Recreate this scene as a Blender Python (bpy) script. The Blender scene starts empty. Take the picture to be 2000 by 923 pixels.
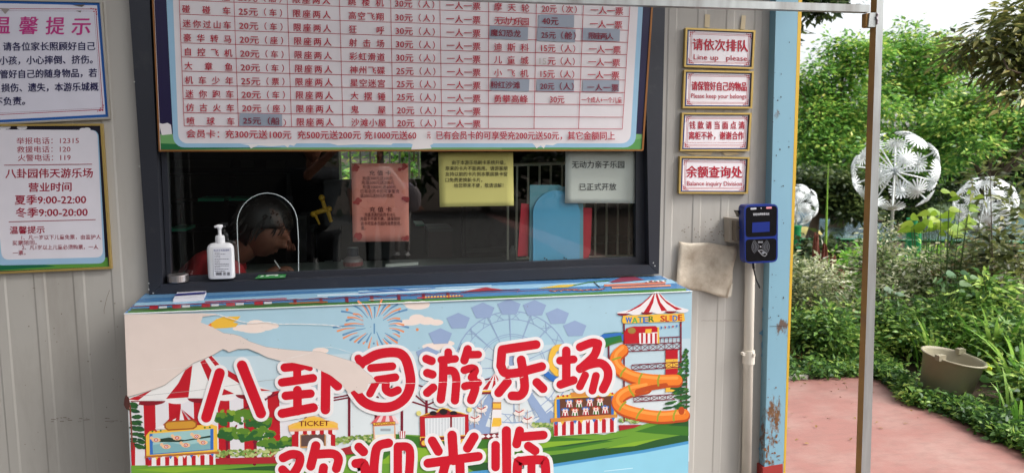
import bpy, bmesh, math, random
import numpy as np
from mathutils import Vector, Matrix
random.seed(7); RNG = np.random.default_rng(7)
SC = bpy.context.scene
COL = SC.collection
PI = math.pi
# ------------------------------------------------------------------ camera
F = 1400.0
CAM = Vector((0, -2.7, 1.55))
YAW, PITCH, ROLL = math.radians(11.3), math.radians(6.5), math.radians(-0.1)
_f = Vector((math.sin(YAW)*math.cos(PITCH), math.cos(YAW)*math.cos(PITCH), -math.sin(PITCH)))
_r = Vector((math.cos(YAW), -math.sin(YAW), 0)); _u = _r.cross(_f)
RT = _r*math.cos(ROLL)+_u*math.sin(ROLL); UP = _u*math.cos(ROLL)-_r*math.sin(ROLL); FW = _f
cd = bpy.data.cameras.new('camera'); cam = bpy.data.objects.new('camera', cd); COL.objects.link(cam)
m = Matrix((RT, UP, -FW)).transposed().to_4x4(); m.translation = CAM; cam.matrix_world = m
cd.sensor_width = 36; cd.lens = 36*F/2000; cd.clip_start = .02; cd.clip_end = 2000
cd.dof.use_dof = True; cd.dof.focus_distance = 2.75; cd.dof.aperture_fstop = 4.0
SC.camera = cam
# ------------------------------------------------------------------ world, sun, exposure
SUN_EL, SUN_AZ = math.radians(44), math.radians(66)      # azimuth measured from the booth wall's normal towards +X
w = bpy.data.worlds.new("World"); SC.world = w; w.use_nodes = True
nt = w.node_tree; bg = nt.nodes['Background']
sk = nt.nodes.new('ShaderNodeTexSky'); sk.sky_type = 'NISHITA'; sk.sun_disc = False
sk.sun_elevation = SUN_EL; sk.sun_rotation = math.radians(114); sk.air_density = 1.0; sk.dust_density = 4.0
hs = nt.nodes.new('ShaderNodeHueSaturation'); hs.inputs['Saturation'].default_value = .22
nt.links.new(sk.outputs[0], hs.inputs['Color']); nt.links.new(hs.outputs[0], bg.inputs[0]); bg.inputs[1].default_value = .13
sl = bpy.data.lights.new('sun', 'SUN'); sl.energy = 1.5; sl.angle = math.radians(28); sl.color = (1, .97, .92)
so = bpy.data.objects.new('sun', sl); COL.objects.link(so)
sd = Vector((math.sin(SUN_AZ)*math.cos(SUN_EL), -math.cos(SUN_AZ)*math.cos(SUN_EL), math.sin(SUN_EL)))
so.rotation_euler = sd.to_track_quat('Z', 'Y').to_euler(); so.location = sd*20
SC.view_settings.view_transform = 'Standard'; SC.view_settings.look = 'None'
SC.view_settings.exposure = 1.25; SC.view_settings.gamma = 1
# ------------------------------------------------------------------ geometry helpers
def ray(px, py): return (FW + RT*((px-1000)/F) - UP*((py-461.5)/F))
def at(px, py, Y=0.0):
    d = ray(px, py); return CAM + d*((Y-CAM.y)/d.y)
def atz(px, py, z=0.0):
    d = ray(px, py); return CAM + d*((z-CAM.z)/d.z)
def atd(px, py, dep): return CAM + ray(px, py)*dep
def gd(px, dep):
    p = atd(px, 300, dep); return Vector((p.x, p.y, 0))
def link(o, parent=None):
    COL.objects.link(o)
    if parent is not None: o.parent = parent
    return o
def mesh(name, verts, faces, mats, parent=None, mi=None, smooth=False):
    me = bpy.data.meshes.new(name); me.from_pydata([tuple(v) for v in verts], [], faces)
    for m_ in (mats if isinstance(mats, (list, tuple)) else [mats]): me.materials.append(m_)
    if mi: me.polygons.foreach_set('material_index', mi)
    if smooth: me.polygons.foreach_set('use_smooth', [True]*len(me.polygons))
    me.update()
    return link(bpy.data.objects.new(name, me), parent)
def tag(o, label=None, cat=None, group=None, kind=None):
    if label: o['label'] = label
    if cat: o['category'] = cat
    if group: o['group'] = group
    if kind: o['kind'] = kind
    return o
def empty(name, label, cat, loc=(0,0,0), group=None):
    o = bpy.data.objects.new(name, None); link(o); o.location = loc; o.empty_display_size = .1
    return tag(o, label, cat, group)
def adopt(o, root):            # parent while keeping the world coordinates baked in the mesh
    o.parent = root; o.matrix_parent_inverse = Matrix.Translation(root.location).inverted(); return o
class B:                       # collects geometry, then links ONE mesh
    def __init__(s): s.v=[]; s.f=[]; s.m=[]
    def add(s, vs, fs, mi=0):
        n=len(s.v); s.v+= [tuple(v) for v in vs]; s.f+=[tuple(i+n for i in f) for f in fs]; s.m+=[mi]*len(fs); return s
    def box(s, c, d, mi=0, R=None):
        vs=[]
        for x in (-.5,.5):
            for y in (-.5,.5):
                for z in (-.5,.5):
                    v=Vector((x*d[0],y*d[1],z*d[2]))
                    if R: v=R@v
                    vs.append(Vector(c)+v)
        return s.add(vs,[(0,1,3,2),(4,6,7,5),(0,4,5,1),(2,3,7,6),(0,2,6,4),(1,5,7,3)],mi)
    def slab(s, pts, Yf, Yb, mi=0, ms=None):
        n=len(pts); a=[at(x,y,Yf) for x,y in pts]; b=[Vector((p.x,Yb,p.z)) for p in a]
        s.add(a+b,[tuple(range(n)),tuple(range(2*n-1,n-1,-1))],mi)
        return s.add(a+b,[(i,(i+1)%n,(i+1)%n+n,i+n) for i in range(n)],mi if ms is None else ms)
    def tube(s, pts, r, seg=8, mi=0, caps=True):
        pts=[Vector(p) for p in pts]; n=len(pts); rs=r if isinstance(r,(list,tuple)) else [r]*n
        vs=[]; t0=(pts[1]-pts[0]).normalized(); a=t0.orthogonal().normalized()
        for i,p in enumerate(pts):
            t=(pts[min(i+1,n-1)]-pts[max(i-1,0)]).normalized(); a=(a-t*a.dot(t)).normalized(); b=t.cross(a)
            for k in range(seg):
                th=2*PI*k/seg; vs.append(p+(a*math.cos(th)+b*math.sin(th))*rs[i])
        fs=[(i*seg+k,i*seg+(k+1)%seg,(i+1)*seg+(k+1)%seg,(i+1)*seg+k) for i in range(n-1) for k in range(seg)]
        if caps: fs+=[tuple(range(seg-1,-1,-1)),tuple((n-1)*seg+k for k in range(seg))]
        return s.add(vs,fs,mi)
    def lathe(s, c, prof, seg=24, mi=0, axis=Vector((0,0,1)), sx=1, sy=1):
        q=Vector((0,0,1)).rotation_difference(axis); vs=[]; n=len(prof)
        for r,z in prof:
            for k in range(seg):
                th=2*PI*k/seg; vs.append(Vector(c)+q@Vector((r*sx*math.cos(th),r*sy*math.sin(th),z)))
        fs=[(i*seg+k,i*seg+(k+1)%seg,(i+1)*seg+(k+1)%seg,(i+1)*seg+k) for i in range(n-1) for k in range(seg)]
        return s.add(vs,fs,mi)
    def ball(s, c, r, mi=0, sc=(1,1,1), seg=12, rings=8, R=None):
        vs=[];
        for i in range(rings+1):
            ph=PI*i/rings
            for k in range(seg):
                th=2*PI*k/seg; v=Vector((math.sin(ph)*math.cos(th)*sc[0],math.sin(ph)*math.sin(th)*sc[1],math.cos(ph)*sc[2]))*r
                if R: v=R@v
                vs.append(Vector(c)+v)
        return s.add(vs,[(i*seg+k,(i+1)*seg+k,(i+1)*seg+(k+1)%seg,i*seg+(k+1)%seg) for i in range(rings) for k in range(seg)],mi)
    def build(s, name, mats, parent=None, smooth=False, root=None):
        o=mesh(name,s.v,s.f,mats,parent,s.m,smooth)
        if root is not None: adopt(o,root)
        return o
def bevel(o, wd, seg=2):
    b=o.modifiers.new('bevel','BEVEL'); b.width=wd; b.segments=seg; b.limit_method='ANGLE'; return o
# ------------------------------------------------------------------ materials
def lin(c): c/=255.0; return c/12.92 if c<=.04045 else ((c+.055)/1.055)**2.4
def C(r,g,b,k=1.0): return (min(.9,lin(r)*k),min(.9,lin(g)*k),min(.9,lin(b)*k),1)
MATS={}
def M(name, rgb=None, rough=.6, var=.08, scale=9, metal=0, spec=.4, dirt=0, dirtcol=(60,50,42), dscale=4, bump=0, bscale=60, stretch=(1,1,1), trans=0, thr=(.52,.72), coat=0):
    if name in MATS: return MATS[name]
    m=bpy.data.materials.new(name); m.use_nodes=True; n=m.node_tree; L=n.links; p=n.nodes['Principled BSDF']
    p.inputs['Roughness'].default_value=rough; p.inputs['Metallic'].default_value=metal; p.inputs['Specular IOR Level'].default_value=spec
    p.inputs['Coat Weight'].default_value=coat
    base=C(*rgb) if len(rgb)==3 else rgb
    tc=n.nodes.new('ShaderNodeNewGeometry'); mp=n.nodes.new('ShaderNodeMapping'); mp.inputs['Scale'].default_value=stretch
    L.new(tc.outputs['Position'],mp.inputs[0])
    nz=n.nodes.new('ShaderNodeTexNoise'); nz.inputs['Scale'].default_value=scale; nz.inputs['Detail'].default_value=5; L.new(mp.outputs[0],nz.inputs[0])
    mx=n.nodes.new('ShaderNodeMix'); mx.data_type='RGBA'
    mx.inputs['A'].default_value=[c*(1-var) for c in base[:3]]+[1]; mx.inputs['B'].default_value=[min(1,c*(1+var)) for c in base[:3]]+[1]
    L.new(nz.outputs[0],mx.inputs['Factor']); out=mx.outputs['Result']
    if dirt:
        n2=n.nodes.new('ShaderNodeTexNoise'); n2.inputs['Scale'].default_value=dscale; n2.inputs['Detail'].default_value=8; n2.inputs['Roughness'].default_value=.65; L.new(mp.outputs[0],n2.inputs[0])
        mr=n.nodes.new('ShaderNodeMapRange'); mr.inputs[1].default_value=thr[0]; mr.inputs[2].default_value=thr[1]; mr.inputs[4].default_value=dirt; L.new(n2.outputs[0],mr.inputs[0])
        m2=n.nodes.new('ShaderNodeMix'); m2.data_type='RGBA'; L.new(out,m2.inputs['A']); m2.inputs['B'].default_value=C(*dirtcol); L.new(mr.outputs[0],m2.inputs['Factor']); out=m2.outputs['Result']
        if metal:
            mm=n.nodes.new('ShaderNodeMath'); mm.operation='MULTIPLY_ADD'; mm.inputs[1].default_value=-metal; mm.inputs[2].default_value=metal; L.new(mr.outputs[0],mm.inputs[0]); L.new(mm.outputs[0],p.inputs['Metallic'])
    L.new(out,p.inputs['Base Color'])
    if bump:
        nb=n.nodes.new('ShaderNodeTexNoise'); nb.inputs['Scale'].default_value=bscale; nb.inputs['Detail'].default_value=4; L.new(mp.outputs[0],nb.inputs[0])
        bp=n.nodes.new('ShaderNodeBump'); bp.inputs['Strength'].default_value=bump; bp.inputs['Distance'].default_value=.01; L.new(nb.outputs[0],bp.inputs['Height']); L.new(bp.outputs[0],p.inputs['Normal'])
    MATS[name]=m; return m
def leafmat(name, cols, rough=.45, tr=.35, patch=0):
    m=bpy.data.materials.new(name); m.use_nodes=True; n=m.node_tree; L=n.links; p=n.nodes['Principled BSDF']
    p.inputs['Roughness'].default_value=rough; p.inputs['Specular IOR Level'].default_value=.35
    g=n.nodes.new('ShaderNodeNewGeometry'); r=n.nodes.new('ShaderNodeValToRGB'); e=r.color_ramp.elements
    while len(e)<len(cols): e.new(.5)
    for i,c in enumerate(cols): e[i].position=c[0]; e[i].color=C(*c[1])
    nz=n.nodes.new('ShaderNodeTexNoise'); nz.inputs['Scale'].default_value=2.2; L.new(g.outputs['Position'],nz.inputs[0])
    ad=n.nodes.new('ShaderNodeMath'); ad.operation='MULTIPLY_ADD'; ad.inputs[1].default_value=.9; ad.use_clamp=True
    sb=n.nodes.new('ShaderNodeMath'); sb.operation='MULTIPLY_ADD'; sb.inputs[1].default_value=1.0; sb.inputs[2].default_value=-.45
    L.new(nz.outputs[0],sb.inputs[0]); L.new(g.outputs['Random Per Island'],ad.inputs[0]); L.new(sb.outputs[0],ad.inputs[2]); L.new(ad.outputs[0],r.inputs[0])
    L.new(r.outputs[0],p.inputs['Base Color'])
    t=n.nodes.new('ShaderNodeBsdfTranslucent'); L.new(r.outputs[0],t.inputs[0]); ms=n.nodes.new('ShaderNodeMixShader'); ms.inputs[0].default_value=tr
    L.new(p.outputs[0],ms.inputs[1]); L.new(t.outputs[0],ms.inputs[2]); L.new(ms.outputs[0],n.nodes['Material Output'].inputs[0]); MATS[name]=m; return m
def glassmat(name, tint=(.82,.87,.85), ior=1.5):
    m=bpy.data.materials.new(name); m.use_nodes=True; n=m.node_tree; L=n.links
    t=n.nodes.new('ShaderNodeBsdfTransparent'); t.inputs[0].default_value=(*tint,1); g=n.nodes.new('ShaderNodeBsdfGlossy'); g.inputs['Roughness'].default_value=.01
    fr=n.nodes.new('ShaderNodeFresnel'); fr.inputs[0].default_value=ior; mu=n.nodes.new('ShaderNodeMath'); mu.operation='MULTIPLY'; mu.inputs[1].default_value=2.2
    L.new(fr.outputs[0],mu.inputs[0]); ms=n.nodes.new('ShaderNodeMixShader'); L.new(mu.outputs[0],ms.inputs[0]); L.new(t.outputs[0],ms.inputs[1]); L.new(g.outputs[0],ms.inputs[2]); L.new(ms.outputs[0],n.nodes['Material Output'].inputs[0]); return m
INK={}
def ink(r,g,b,rough=.38):      # flat print colours
    k=(r,g,b,rough)
    if k not in INK: INK[k]=M('print_%d_%d_%d_%d'%(r,g,b,rough*100),(r,g,b),rough,.06,14,spec=.35)
    return INK[k]
# ------------------------------------------------------------------ flat print helpers (everything lies on its real board plane)
_g={}
def shifts(b): return [(0,0)] if b<=.001 else [(-b*.7,0),(b*.7,.3*b),(0,-b*.5)]
def glyphs(s, bold):
    k=(s,0)
    if k in _g: return _g[k]
    c=bpy.data.curves.new('t','FONT'); c.body=s;  c.size=1; c.resolution_u=2
    o=bpy.data.objects.new('t',c); COL.objects.link(o)
    dg=bpy.context.evaluated_depsgraph_get(); e=o.evaluated_get(dg); me=e.to_mesh()
    vs=[(v.co.x,v.co.y) for v in me.vertices]; fs=[tuple(p.vertices) for p in me.polygons]; e.to_mesh_clear()
    bpy.data.objects.remove(o); bpy.data.curves.remove(c); _g[k]=(vs,fs); return _g[k]
class Print:
    """flat shapes drawn on a plane; pl(px,py,off) gives the point, off = height above the board"""
    def __init__(s, plane, off=.0004, step=.00003): s.pl=plane; s.off=off; s.step=step; s.v=[]; s.f=[]; s.m=[]; s.mats=[]
    def mi(s, mat):
        if mat not in s.mats: s.mats.append(mat)
        return s.mats.index(mat)
    def poly(s, pts, mat):
        s.off+=s.step; n=len(s.v); s.v+=[s.pl(x,y,s.off) for x,y in pts]; s.f.append(tuple(range(n,n+len(pts)))); s.m.append(s.mi(mat)); return s
    def ell(s, x,y,rx,ry,mat,a0=0,a1=360,n=16,rot=0):
        c,q=math.cos(math.radians(rot)),math.sin(math.radians(rot)); P=[]
        N=n if a1-a0==360 else n+1
        for i in range(N):
            t=math.radians(a0+(a1-a0)*i/n); u,v=rx*math.cos(t),ry*math.sin(t); P.append((x+u*c-v*q,y+u*q+v*c))
        return s.poly(P,mat)
    def line(s, pts, wd, mat):
        for a,b in zip(pts,pts[1:]):
            dx,dy=b[0]-a[0],b[1]-a[1]; l=math.hypot(dx,dy) or 1; nx,ny=-dy/l*wd/2,dx/l*wd/2
            s.poly([(a[0]+nx,a[1]+ny),(b[0]+nx,b[1]+ny),(b[0]-nx,b[1]-ny),(a[0]-nx,a[1]-ny)],mat)
        return s
    def rect(s,x0,y0,x1,y1,mat): return s.poly([(x0,y0),(x1,y0),(x1,y1),(x0,y1)],mat)
    def stroke(s, pts, r, mat, smooth=True, r1=None):
        P=spline(pts,6) if smooth and len(pts)>2 else [Vector(p) for p in pts]
        n=len(P); L=[];Rr=[]
        r1=r if r1 is None else r1
        for i,p in enumerate(P):
            t=(P[min(i+1,n-1)]-P[max(i-1,0)]).normalized(); nn=Vector((-t.y,t.x)); q=r+(r1-r)*i/(n-1); L.append(p+nn*q); Rr.append(p-nn*q)
        # quads then caps
        s.off+=s.step; b=len(s.v); s.v+=[s.pl(v.x,v.y,s.off) for v in L+Rr]
        for i in range(n-1): s.f.append((b+i,b+i+1,b+n+i+1,b+n+i)); s.m.append(s.mi(mat))
        for p,t,q in ((P[0],P[0]-P[1],r),(P[-1],P[-1]-P[-2],r1)):
            a=math.degrees(math.atan2(t.y,t.x)); s.off-=s.step; s.ell(p.x,p.y,q,q,mat,a-90,a+90,n=10)
        return s
    def text(s, txt, x0, x1, y0, h, mat, y1=None, bold=.0, skew=0):
        vs,fs=glyphs(txt,bold); y1=y0 if y1 is None else y1
        if not vs: return s
        a=min(v[0] for v in vs); b=max(v[0] for v in vs)
        for sx_,sy_ in shifts(bold):
            s.off+=s.step; n=len(s.v)
            for u,v in vs:
                t=(u-a)/(b-a); x=x0+(x1-x0)*t+skew*(v-.36)*h+sx_*h; s.v.append(s.pl(x, y0+(y1-y0)*t-(v+sy_-.36)*h, s.off))
            for f in fs: s.f.append(tuple(n+i for i in f)); s.m.append(s.mi(mat))
        return s
    def chars(s, txt, x0, x1, y0, h, mat, y1=None, bold=0, sx=1.0):   # characters spread evenly: centres of the first and last given by the ink edges
        y1=y0 if y1 is None else y1; n=len(txt); wd=h*sx*.9
        for i,ch in enumerate(txt):
            t=i/(n-1) if n>1 else .5; cx=x0+wd/2+(x1-x0-wd)*t; cy=y0+(y1-y0)*t
            if ch==' ': continue
            vs,fs=glyphs(ch,bold); wc=1.0 if ord(ch)>255 else .555
            for j_,(sx_,sy_) in enumerate(shifts(bold)):
                k=len(s.v); o_=s.off+s.step*(j_+1)
                for u,v in vs: s.v.append(s.pl(cx+(u+sx_-wc/2)*h*sx, cy-(v+sy_-.36)*h, o_))
                for f in fs: s.f.append(tuple(k+j for j in f)); s.m.append(s.mi(mat))
        return s
    def build(s, name, root, flush=False):
        if not s.v: return None
        o=mesh(name,s.v,s.f,s.mats,None,s.m)
        if root is not None: adopt(o,root)
        nxt=s.off; s.v=[];s.f=[];s.m=[];s.mats=[]; return o
def spline(pts, k):
    P=[Vector(p) for p in pts]; P=[P[0]*2-P[1]]+P+[P[-1]*2-P[-2]]; out=[]
    for i in range(1,len(P)-2):
        for j in range(k):
            t=j/k; a,b,c,d=P[i-1:i+3]
            out.append(.5*((2*b)+(c-a)*t+(2*a-5*b+4*c-d)*t*t+(3*b-a-3*c+d)*t**3))
    out.append(P[-2]); return out
def vplane(Y): return lambda px,py,off: at(px,py,Y-off)
# ------------------------------------------------------------------ base materials
wall_m=M('white_wall_sheet',(172,168,162),.5,.05,3,dirt=.55,dirtcol=(112,102,90),dscale=3.2,thr=(.48,.82),stretch=(1.6,1,.35),spec=.35)
alu=M('dark_window_aluminium',(42,44,52),.42,.12,7,metal=.2,spec=.5,dirt=.25,dirtcol=(90,88,86),dscale=11,thr=(.6,.8))
blue_m=M('pale_blue_paint',(122,162,180),.45,.07,5,dirt=.9,dirtcol=(96,66,44),dscale=7,thr=(.66,.70),stretch=(1,1,.6))
def add_rust(m):
    n=m.node_tree; L=n.links; p=n.nodes['Principled BSDF']; src=p.inputs['Base Color'].links[0].from_socket; g=n.nodes.new('ShaderNodeNewGeometry'); sx=n.nodes.new('ShaderNodeSeparateXYZ'); L.new(g.outputs['Position'],sx.inputs[0])
    nz=n.nodes.new('ShaderNodeTexNoise'); nz.inputs['Scale'].default_value=16; nz.inputs['Detail'].default_value=9; nz.inputs['Roughness'].default_value=.72; mp=n.nodes.new('ShaderNodeMapping'); mp.inputs['Scale'].default_value=(1,1,.45); L.new(g.outputs['Position'],mp.inputs[0]); L.new(mp.outputs[0],nz.inputs[0])
    mr=n.nodes.new('ShaderNodeMapRange'); mr.inputs[1].default_value=1.05; mr.inputs[2].default_value=.35; mr.inputs[3].default_value=-.10; mr.inputs[4].default_value=.10; L.new(sx.outputs[2],mr.inputs[0])
    ad=n.nodes.new('ShaderNodeMath'); L.new(nz.outputs[0],ad.inputs[0]); L.new(mr.outputs[0],ad.inputs[1]); m2=n.nodes.new('ShaderNodeMapRange'); m2.inputs[1].default_value=.63; m2.inputs[2].default_value=.69; L.new(ad.outputs[0],m2.inputs[0])
    n3=n.nodes.new('ShaderNodeTexNoise'); n3.inputs['Scale'].default_value=60; L.new(g.outputs['Position'],n3.inputs[0]); rc=n.nodes.new('ShaderNodeMix'); rc.data_type='RGBA'; rc.inputs['A'].default_value=C(60,46,38); rc.inputs['B'].default_value=C(140,98,62); L.new(n3.outputs[0],rc.inputs['Factor'])
    mx=n.nodes.new('ShaderNodeMix'); mx.data_type='RGBA'; L.new(src,mx.inputs['A']); L.new(rc.outputs['Result'],mx.inputs['B']); L.new(m2.outputs[0],mx.inputs['Factor']); L.new(mx.outputs['Result'],p.inputs['Base Color'])
add_rust(blue_m)
yellow_m=M('yellow_paint',(200,158,46),.5,.1,6,dirt=.5,dirtcol=(120,90,60),dscale=6,thr=(.6,.75))
galv=M('galvanised_steel',(160,163,162),.42,.28,26,metal=.55,spec=.5,stretch=(1,1,.12),dirt=.6,dirtcol=(112,104,100),dscale=14,thr=(.45,.7),bump=.15,bscale=40)
rust=M('rust_primer',(160,118,62),.7,.2,12,dirt=.6,dirtcol=(110,82,74),dscale=5)
gold=M('brass_frame',(186,158,92),.38,.12,15,metal=.5)
silver=M('pale_frame',(176,170,160),.4,.1,15,metal=.4)
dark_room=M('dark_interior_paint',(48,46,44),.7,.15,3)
black_p=M('black_plastic',(14,14,17),.3,.1,9)
white_pl=M('white_plastic',(214,214,216),.35,.03,9)
# ================================================================== SETTING: ground
soil=M('garden_soil',(70,56,42),.95,.35,5,bump=.8,bscale=25)
g_=mesh('ground',[(-300,-300,-.02),(300,-300,-.02),(300,300,-.02),(-300,300,-.02)],[(0,1,2,3)],soil); tag(g_,kind='structure')
def pave_mat():
    m=M('red_painted_concrete',(152,106,98),.62,.09,2.2,dirt=.5,dirtcol=(178,160,150),dscale=1.8,thr=(.46,.75),bump=.15,bscale=90,spec=.45)
    n=m.node_tree; L=n.links; g=n.nodes.new('ShaderNodeNewGeometry'); mp=n.nodes.new('ShaderNodeMapping'); mp.inputs['Scale'].default_value=(2,6,1); mp.inputs['Rotation'].default_value=(0,0,.5)
    L.new(g.outputs['Position'],mp.inputs[0]); nz=n.nodes.new('ShaderNodeTexNoise'); nz.inputs['Scale'].default_value=3.5; nz.inputs['Detail'].default_value=10; nz.inputs['Roughness'].default_value=.75; L.new(mp.outputs[0],nz.inputs[0])
    mr=n.nodes.new('ShaderNodeMapRange'); mr.inputs[1].default_value=.47; mr.inputs[2].default_value=.68; mr.inputs[4].default_value=.42; L.new(nz.outputs[0],mr.inputs[0])
    p=n.nodes['Principled BSDF']; src=p.inputs['Base Color'].links[0].from_socket; mx=n.nodes.new('ShaderNodeMix'); mx.data_type='RGBA'; L.new(src,mx.inputs['A']); mx.inputs['B'].default_value=C(112,92,84); L.new(mr.outputs[0],mx.inputs['Factor']); L.new(mx.outputs['Result'],p.inputs['Base Color'])
    return m
edge=[(1480,743),(1545,741),(1640,737),(1706,733),(1722,741),(1745,760),(1768,785),(1792,792),(1830,800),(1862,815),(1895,828),(1925,850),(1955,862),(2000,886),(2070,925)]
EP0=[atz(x,y) for x,y in edge]; EP=[]
for _i,(a_,b_) in enumerate(zip(EP0,EP0[1:])):
    for _k in range(7):
        q_=a_.lerp(b_,_k/7); j_=random.gauss(0,.012) if _i>0 else 0; EP.append(q_+Vector((j_,j_,0)))
EP.append(EP0[-1])
pv=[Vector((-7,EP[0].y+.1,0)),]+EP+[Vector((3.2,-1.2,0)),Vector((3.6,-9,0)),Vector((3.2,-16,0)),Vector((-7,-16,0))]
n_=len(pv); o=mesh('pavement',pv+[Vector((p.x,p.y,-.03)) for p in pv],[tuple(range(n_-1,-1,-1))]+[(i,(i+1)%n_,(i+1)%n_+n_,i+n_) for i in range(n_)],pave_mat()); tag(o,kind='structure')
fc=[Vector((-7,-.02,.004)),Vector((1.62,-.02,.004)),Vector((1.95,-.6,.004)),Vector((2.6,-1.6,.004)),Vector((3.0,-9,.004)),Vector((3.0,-16,.004)),Vector((-7,-16,.004))]
o=mesh('bounce_cover',fc,[tuple(range(6,-1,-1))],M('bounce_cover_grey',(92,90,86),.8,.12,4,dirt=.4,dirtcol=(60,56,52))); tag(o,kind='structure')  # unseen grey sheet over the pavement, added to cut its pink bounce
kb=B(); a,b_=atz(1500,737,.012),atz(1577,735.5,.012); kb.box((a+b_)/2,((b_-a).length,.05,.03),0); k=kb.build('kerb_strip',M('white_kerb',(225,222,214),.6,.08)); tag(k,kind='structure')
# ================================================================== TICKET BOOTH
booth=empty('ticket_booth','white sheet metal ticket booth with dark framed serving window and pale blue corner post','booth',(0,0,0))
TOPZ=2.62
X0=at(-260,500,0).x; XL=at(290,300,.0).x-.02; XR=at(1290,300,0).x-.0
XC=at(1522,300,0).x
ZB=at(800,560,0).z
def ribbed(name, xa, xb, za, zb, phase):
    P=.1225; bw=.034; h=.0024; s=.006
    xs=[(xa,0)]; x=xa-((xa-phase)%P)
    while x<xb:
        for dx,y in ((0,0),(s,h),(bw,h),(bw+s,0)):
            if xa<x+dx<xb: xs.append((x+dx,y))
        x+=P
    xs.append((xb,0)); vs=[]
    for x,y in xs: vs+= [(x,-y,za),(x,-y,zb)]
    n=len(xs); b=B(); b.add(vs,[(2*i,2*i+2,2*i+3,2*i+1) for i in range(n-1)])
    b.add([(xa,.05,za),(xb,.05,za),(xb,.05,zb),(xa,.05,zb)],[(0,1,2,3)])
    for x in (xa,xb): b.add([(x,0,za),(x,.05,za),(x,.05,zb),(x,0,zb)],[(0,1,2,3)])
    return b.build(name,wall_m,root=booth)
ph=at(158,520,0).x-.03
ribbed('wall_panel',X0,XL+.03,0,TOPZ,ph); ribbed('wall_panel',XL+.03,XR-.03,0,ZB+.02,ph); ribbed('wall_panel',XR-.03,XC,0,TOPZ,at(1355,600,0).x-.02)
ribbed('wall_panel',XL+.03,XR-.03,2.46,TOPZ,ph)
# faint horizontal seam line of the sheets, with tape marks
pr=Print(vplane(0),.0042)
seam=M('seam_mark',(120,110,100),.8,.2)  # brownish grey for seam lines and small stain marks
for i in range(26):
    x=96+random.random()*140; y=818+random.uniform(-6,5)
    pr.line([(x,y),(x+random.uniform(2,9),y+random.uniform(-.5,.5))],random.uniform(.5,1.4),seam)
for i in range(60):
    x=random.uniform(1330,1440); pr.ell(x,random.gauss(452,10),random.uniform(.6,1.7),random.uniform(.6,1.4),seam,n=6)
for i in range(30):
    x=1370+i*2.6; pr.line([(x,625+random.random()),(x+1.6,625+random.random())],.9,seam)
for i in range(26):
    x=random.uniform(0,235); y=random.uniform(545,900); pr.ell(x,y,random.uniform(.6,2.2),random.uniform(.5,1.4),seam,n=6)
pts=[(214,566),(209,580),(206,592),(203,606),(204,612)]
pr.line(pts,.8,seam); pr.build('wall_stains',booth)['kind']='stuff'
tp=Print(vplane(0),.005); tape=M('old_tape',(196,180,148),.5,.1)
for q in ([(1377,28),(1387,29),(1386,54),(1376,53)],[(1449,30),(1457,31),(1455,58),(1446,57)],[(1335,298),(1392,297),(1388,303),(1352,302)],[(1410,298),(1438,297),(1444,301),(1418,304)]):
    tp.poly(q,tape); tp.build('tape_strip',booth)
# window frame members
def frame_part(q,Yf,Yb,mat=alu,name='window_frame'):
    o=B().slab(q,Yf,Yb).build(name,mat,root=booth); bevel(o,.002,1); return o
wf=frame_part([(244,-110),(287,-110),(318,554),(292,580)],-.03,.04)
frame_part([(1257,-110),(1302,-110),(1287,534),(1268,516)],-.03,.04)
frame_part([(318,554.5),(1267.5,516.5),(1287,534.5),(292,580.5)],-.0295,.04)
frame_part([(296,-110),(313,-110),(334,542),(326,552)],.012,.04); frame_part([(1243,-110),(1256,-110),(1266,514),(1242,504)],.012,.04)
frame_part([(331,541),(1246,502),(1262,514.8),(326,553)],.012,.04)
# screws
sc_=B()
for x,y in ((299,572),(290,553),(290,565),(262,160),(1279,519),(1276,513),(272,325)):
    sc_.ball(at(x,y,-.031),.0028,0,(1,.5,1),8,5)
sc_.build('screw',M('screw_steel',(190,190,188),.3,.05,metal=.6),root=wf)
GY=.030
gl=glassmat('window_glass')
gq=[at(300,-100,GY),at(1262,-100,GY),at(1262,508,GY),at(328,548,GY)]
mesh_g=mesh('window_pane',gq+[v+Vector((0,.005,0)) for v in gq],[(0,1,2,3)],gl); adopt(mesh_g,booth)
# arched speaking hole rim
def arch(xc,yb0,yb1,xl,xr,ytop,ysh,n=22):
    pts=[(xl,yb0)]
    for i in range(n+1):
        t=PI-PI*i/n; pts.append((xc+(xr-xl)/2*math.cos(t),ysh-(ysh-ytop)*math.sin(t)))
    pts.append((xr,yb1)); return pts
ar=[(468,536),(464,470)]+arch(522,440,436,463,581,377,437)[1:-1]+[(583,470),(583,534)]
t_=B().tube([at(x,y,GY-.002) for x,y in ar],.0013,6).build('hatch_rim',M('cut_acrylic_edge',(190,200,200),.25,.05),root=booth)
# inner sill, interior shell
ro=B(); zs=at(800,531,.04).z; 
sill=B().slab([(326,541),(1246,501),(1246,503.5),(326,543.5)],.041,.045).build('inner_sill',M('inner_sill_paint',(96,104,98),.6,.15),root=booth)
dz=zs-.02
B().box(((XL+XR)/2,.042+.19,dz),(XR-XL-.1,.36,.03)).build('desk_top',M('grey_green_desk',(86,92,86),.5,.2,6,dirt=.4,dirtcol=(50,46,42)),root=booth)
D_=2.75
RX0,RX1=X0,XC-.02
room=B(); room.box(((RX0+RX1)/2,D_/2,-.0+.012),(RX1-RX0,D_-.1,.02)); room.build('booth_floor',M('dark_red_floor',(60,36,32),.5,.2),root=booth)
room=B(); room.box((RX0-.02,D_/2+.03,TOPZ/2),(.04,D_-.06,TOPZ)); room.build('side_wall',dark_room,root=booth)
room=B(); room.box((RX1-.02,D_/2+.03,TOPZ/2),(.04,D_-.06,TOPZ)); room.build('side_wall',dark_room,root=booth)
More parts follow.
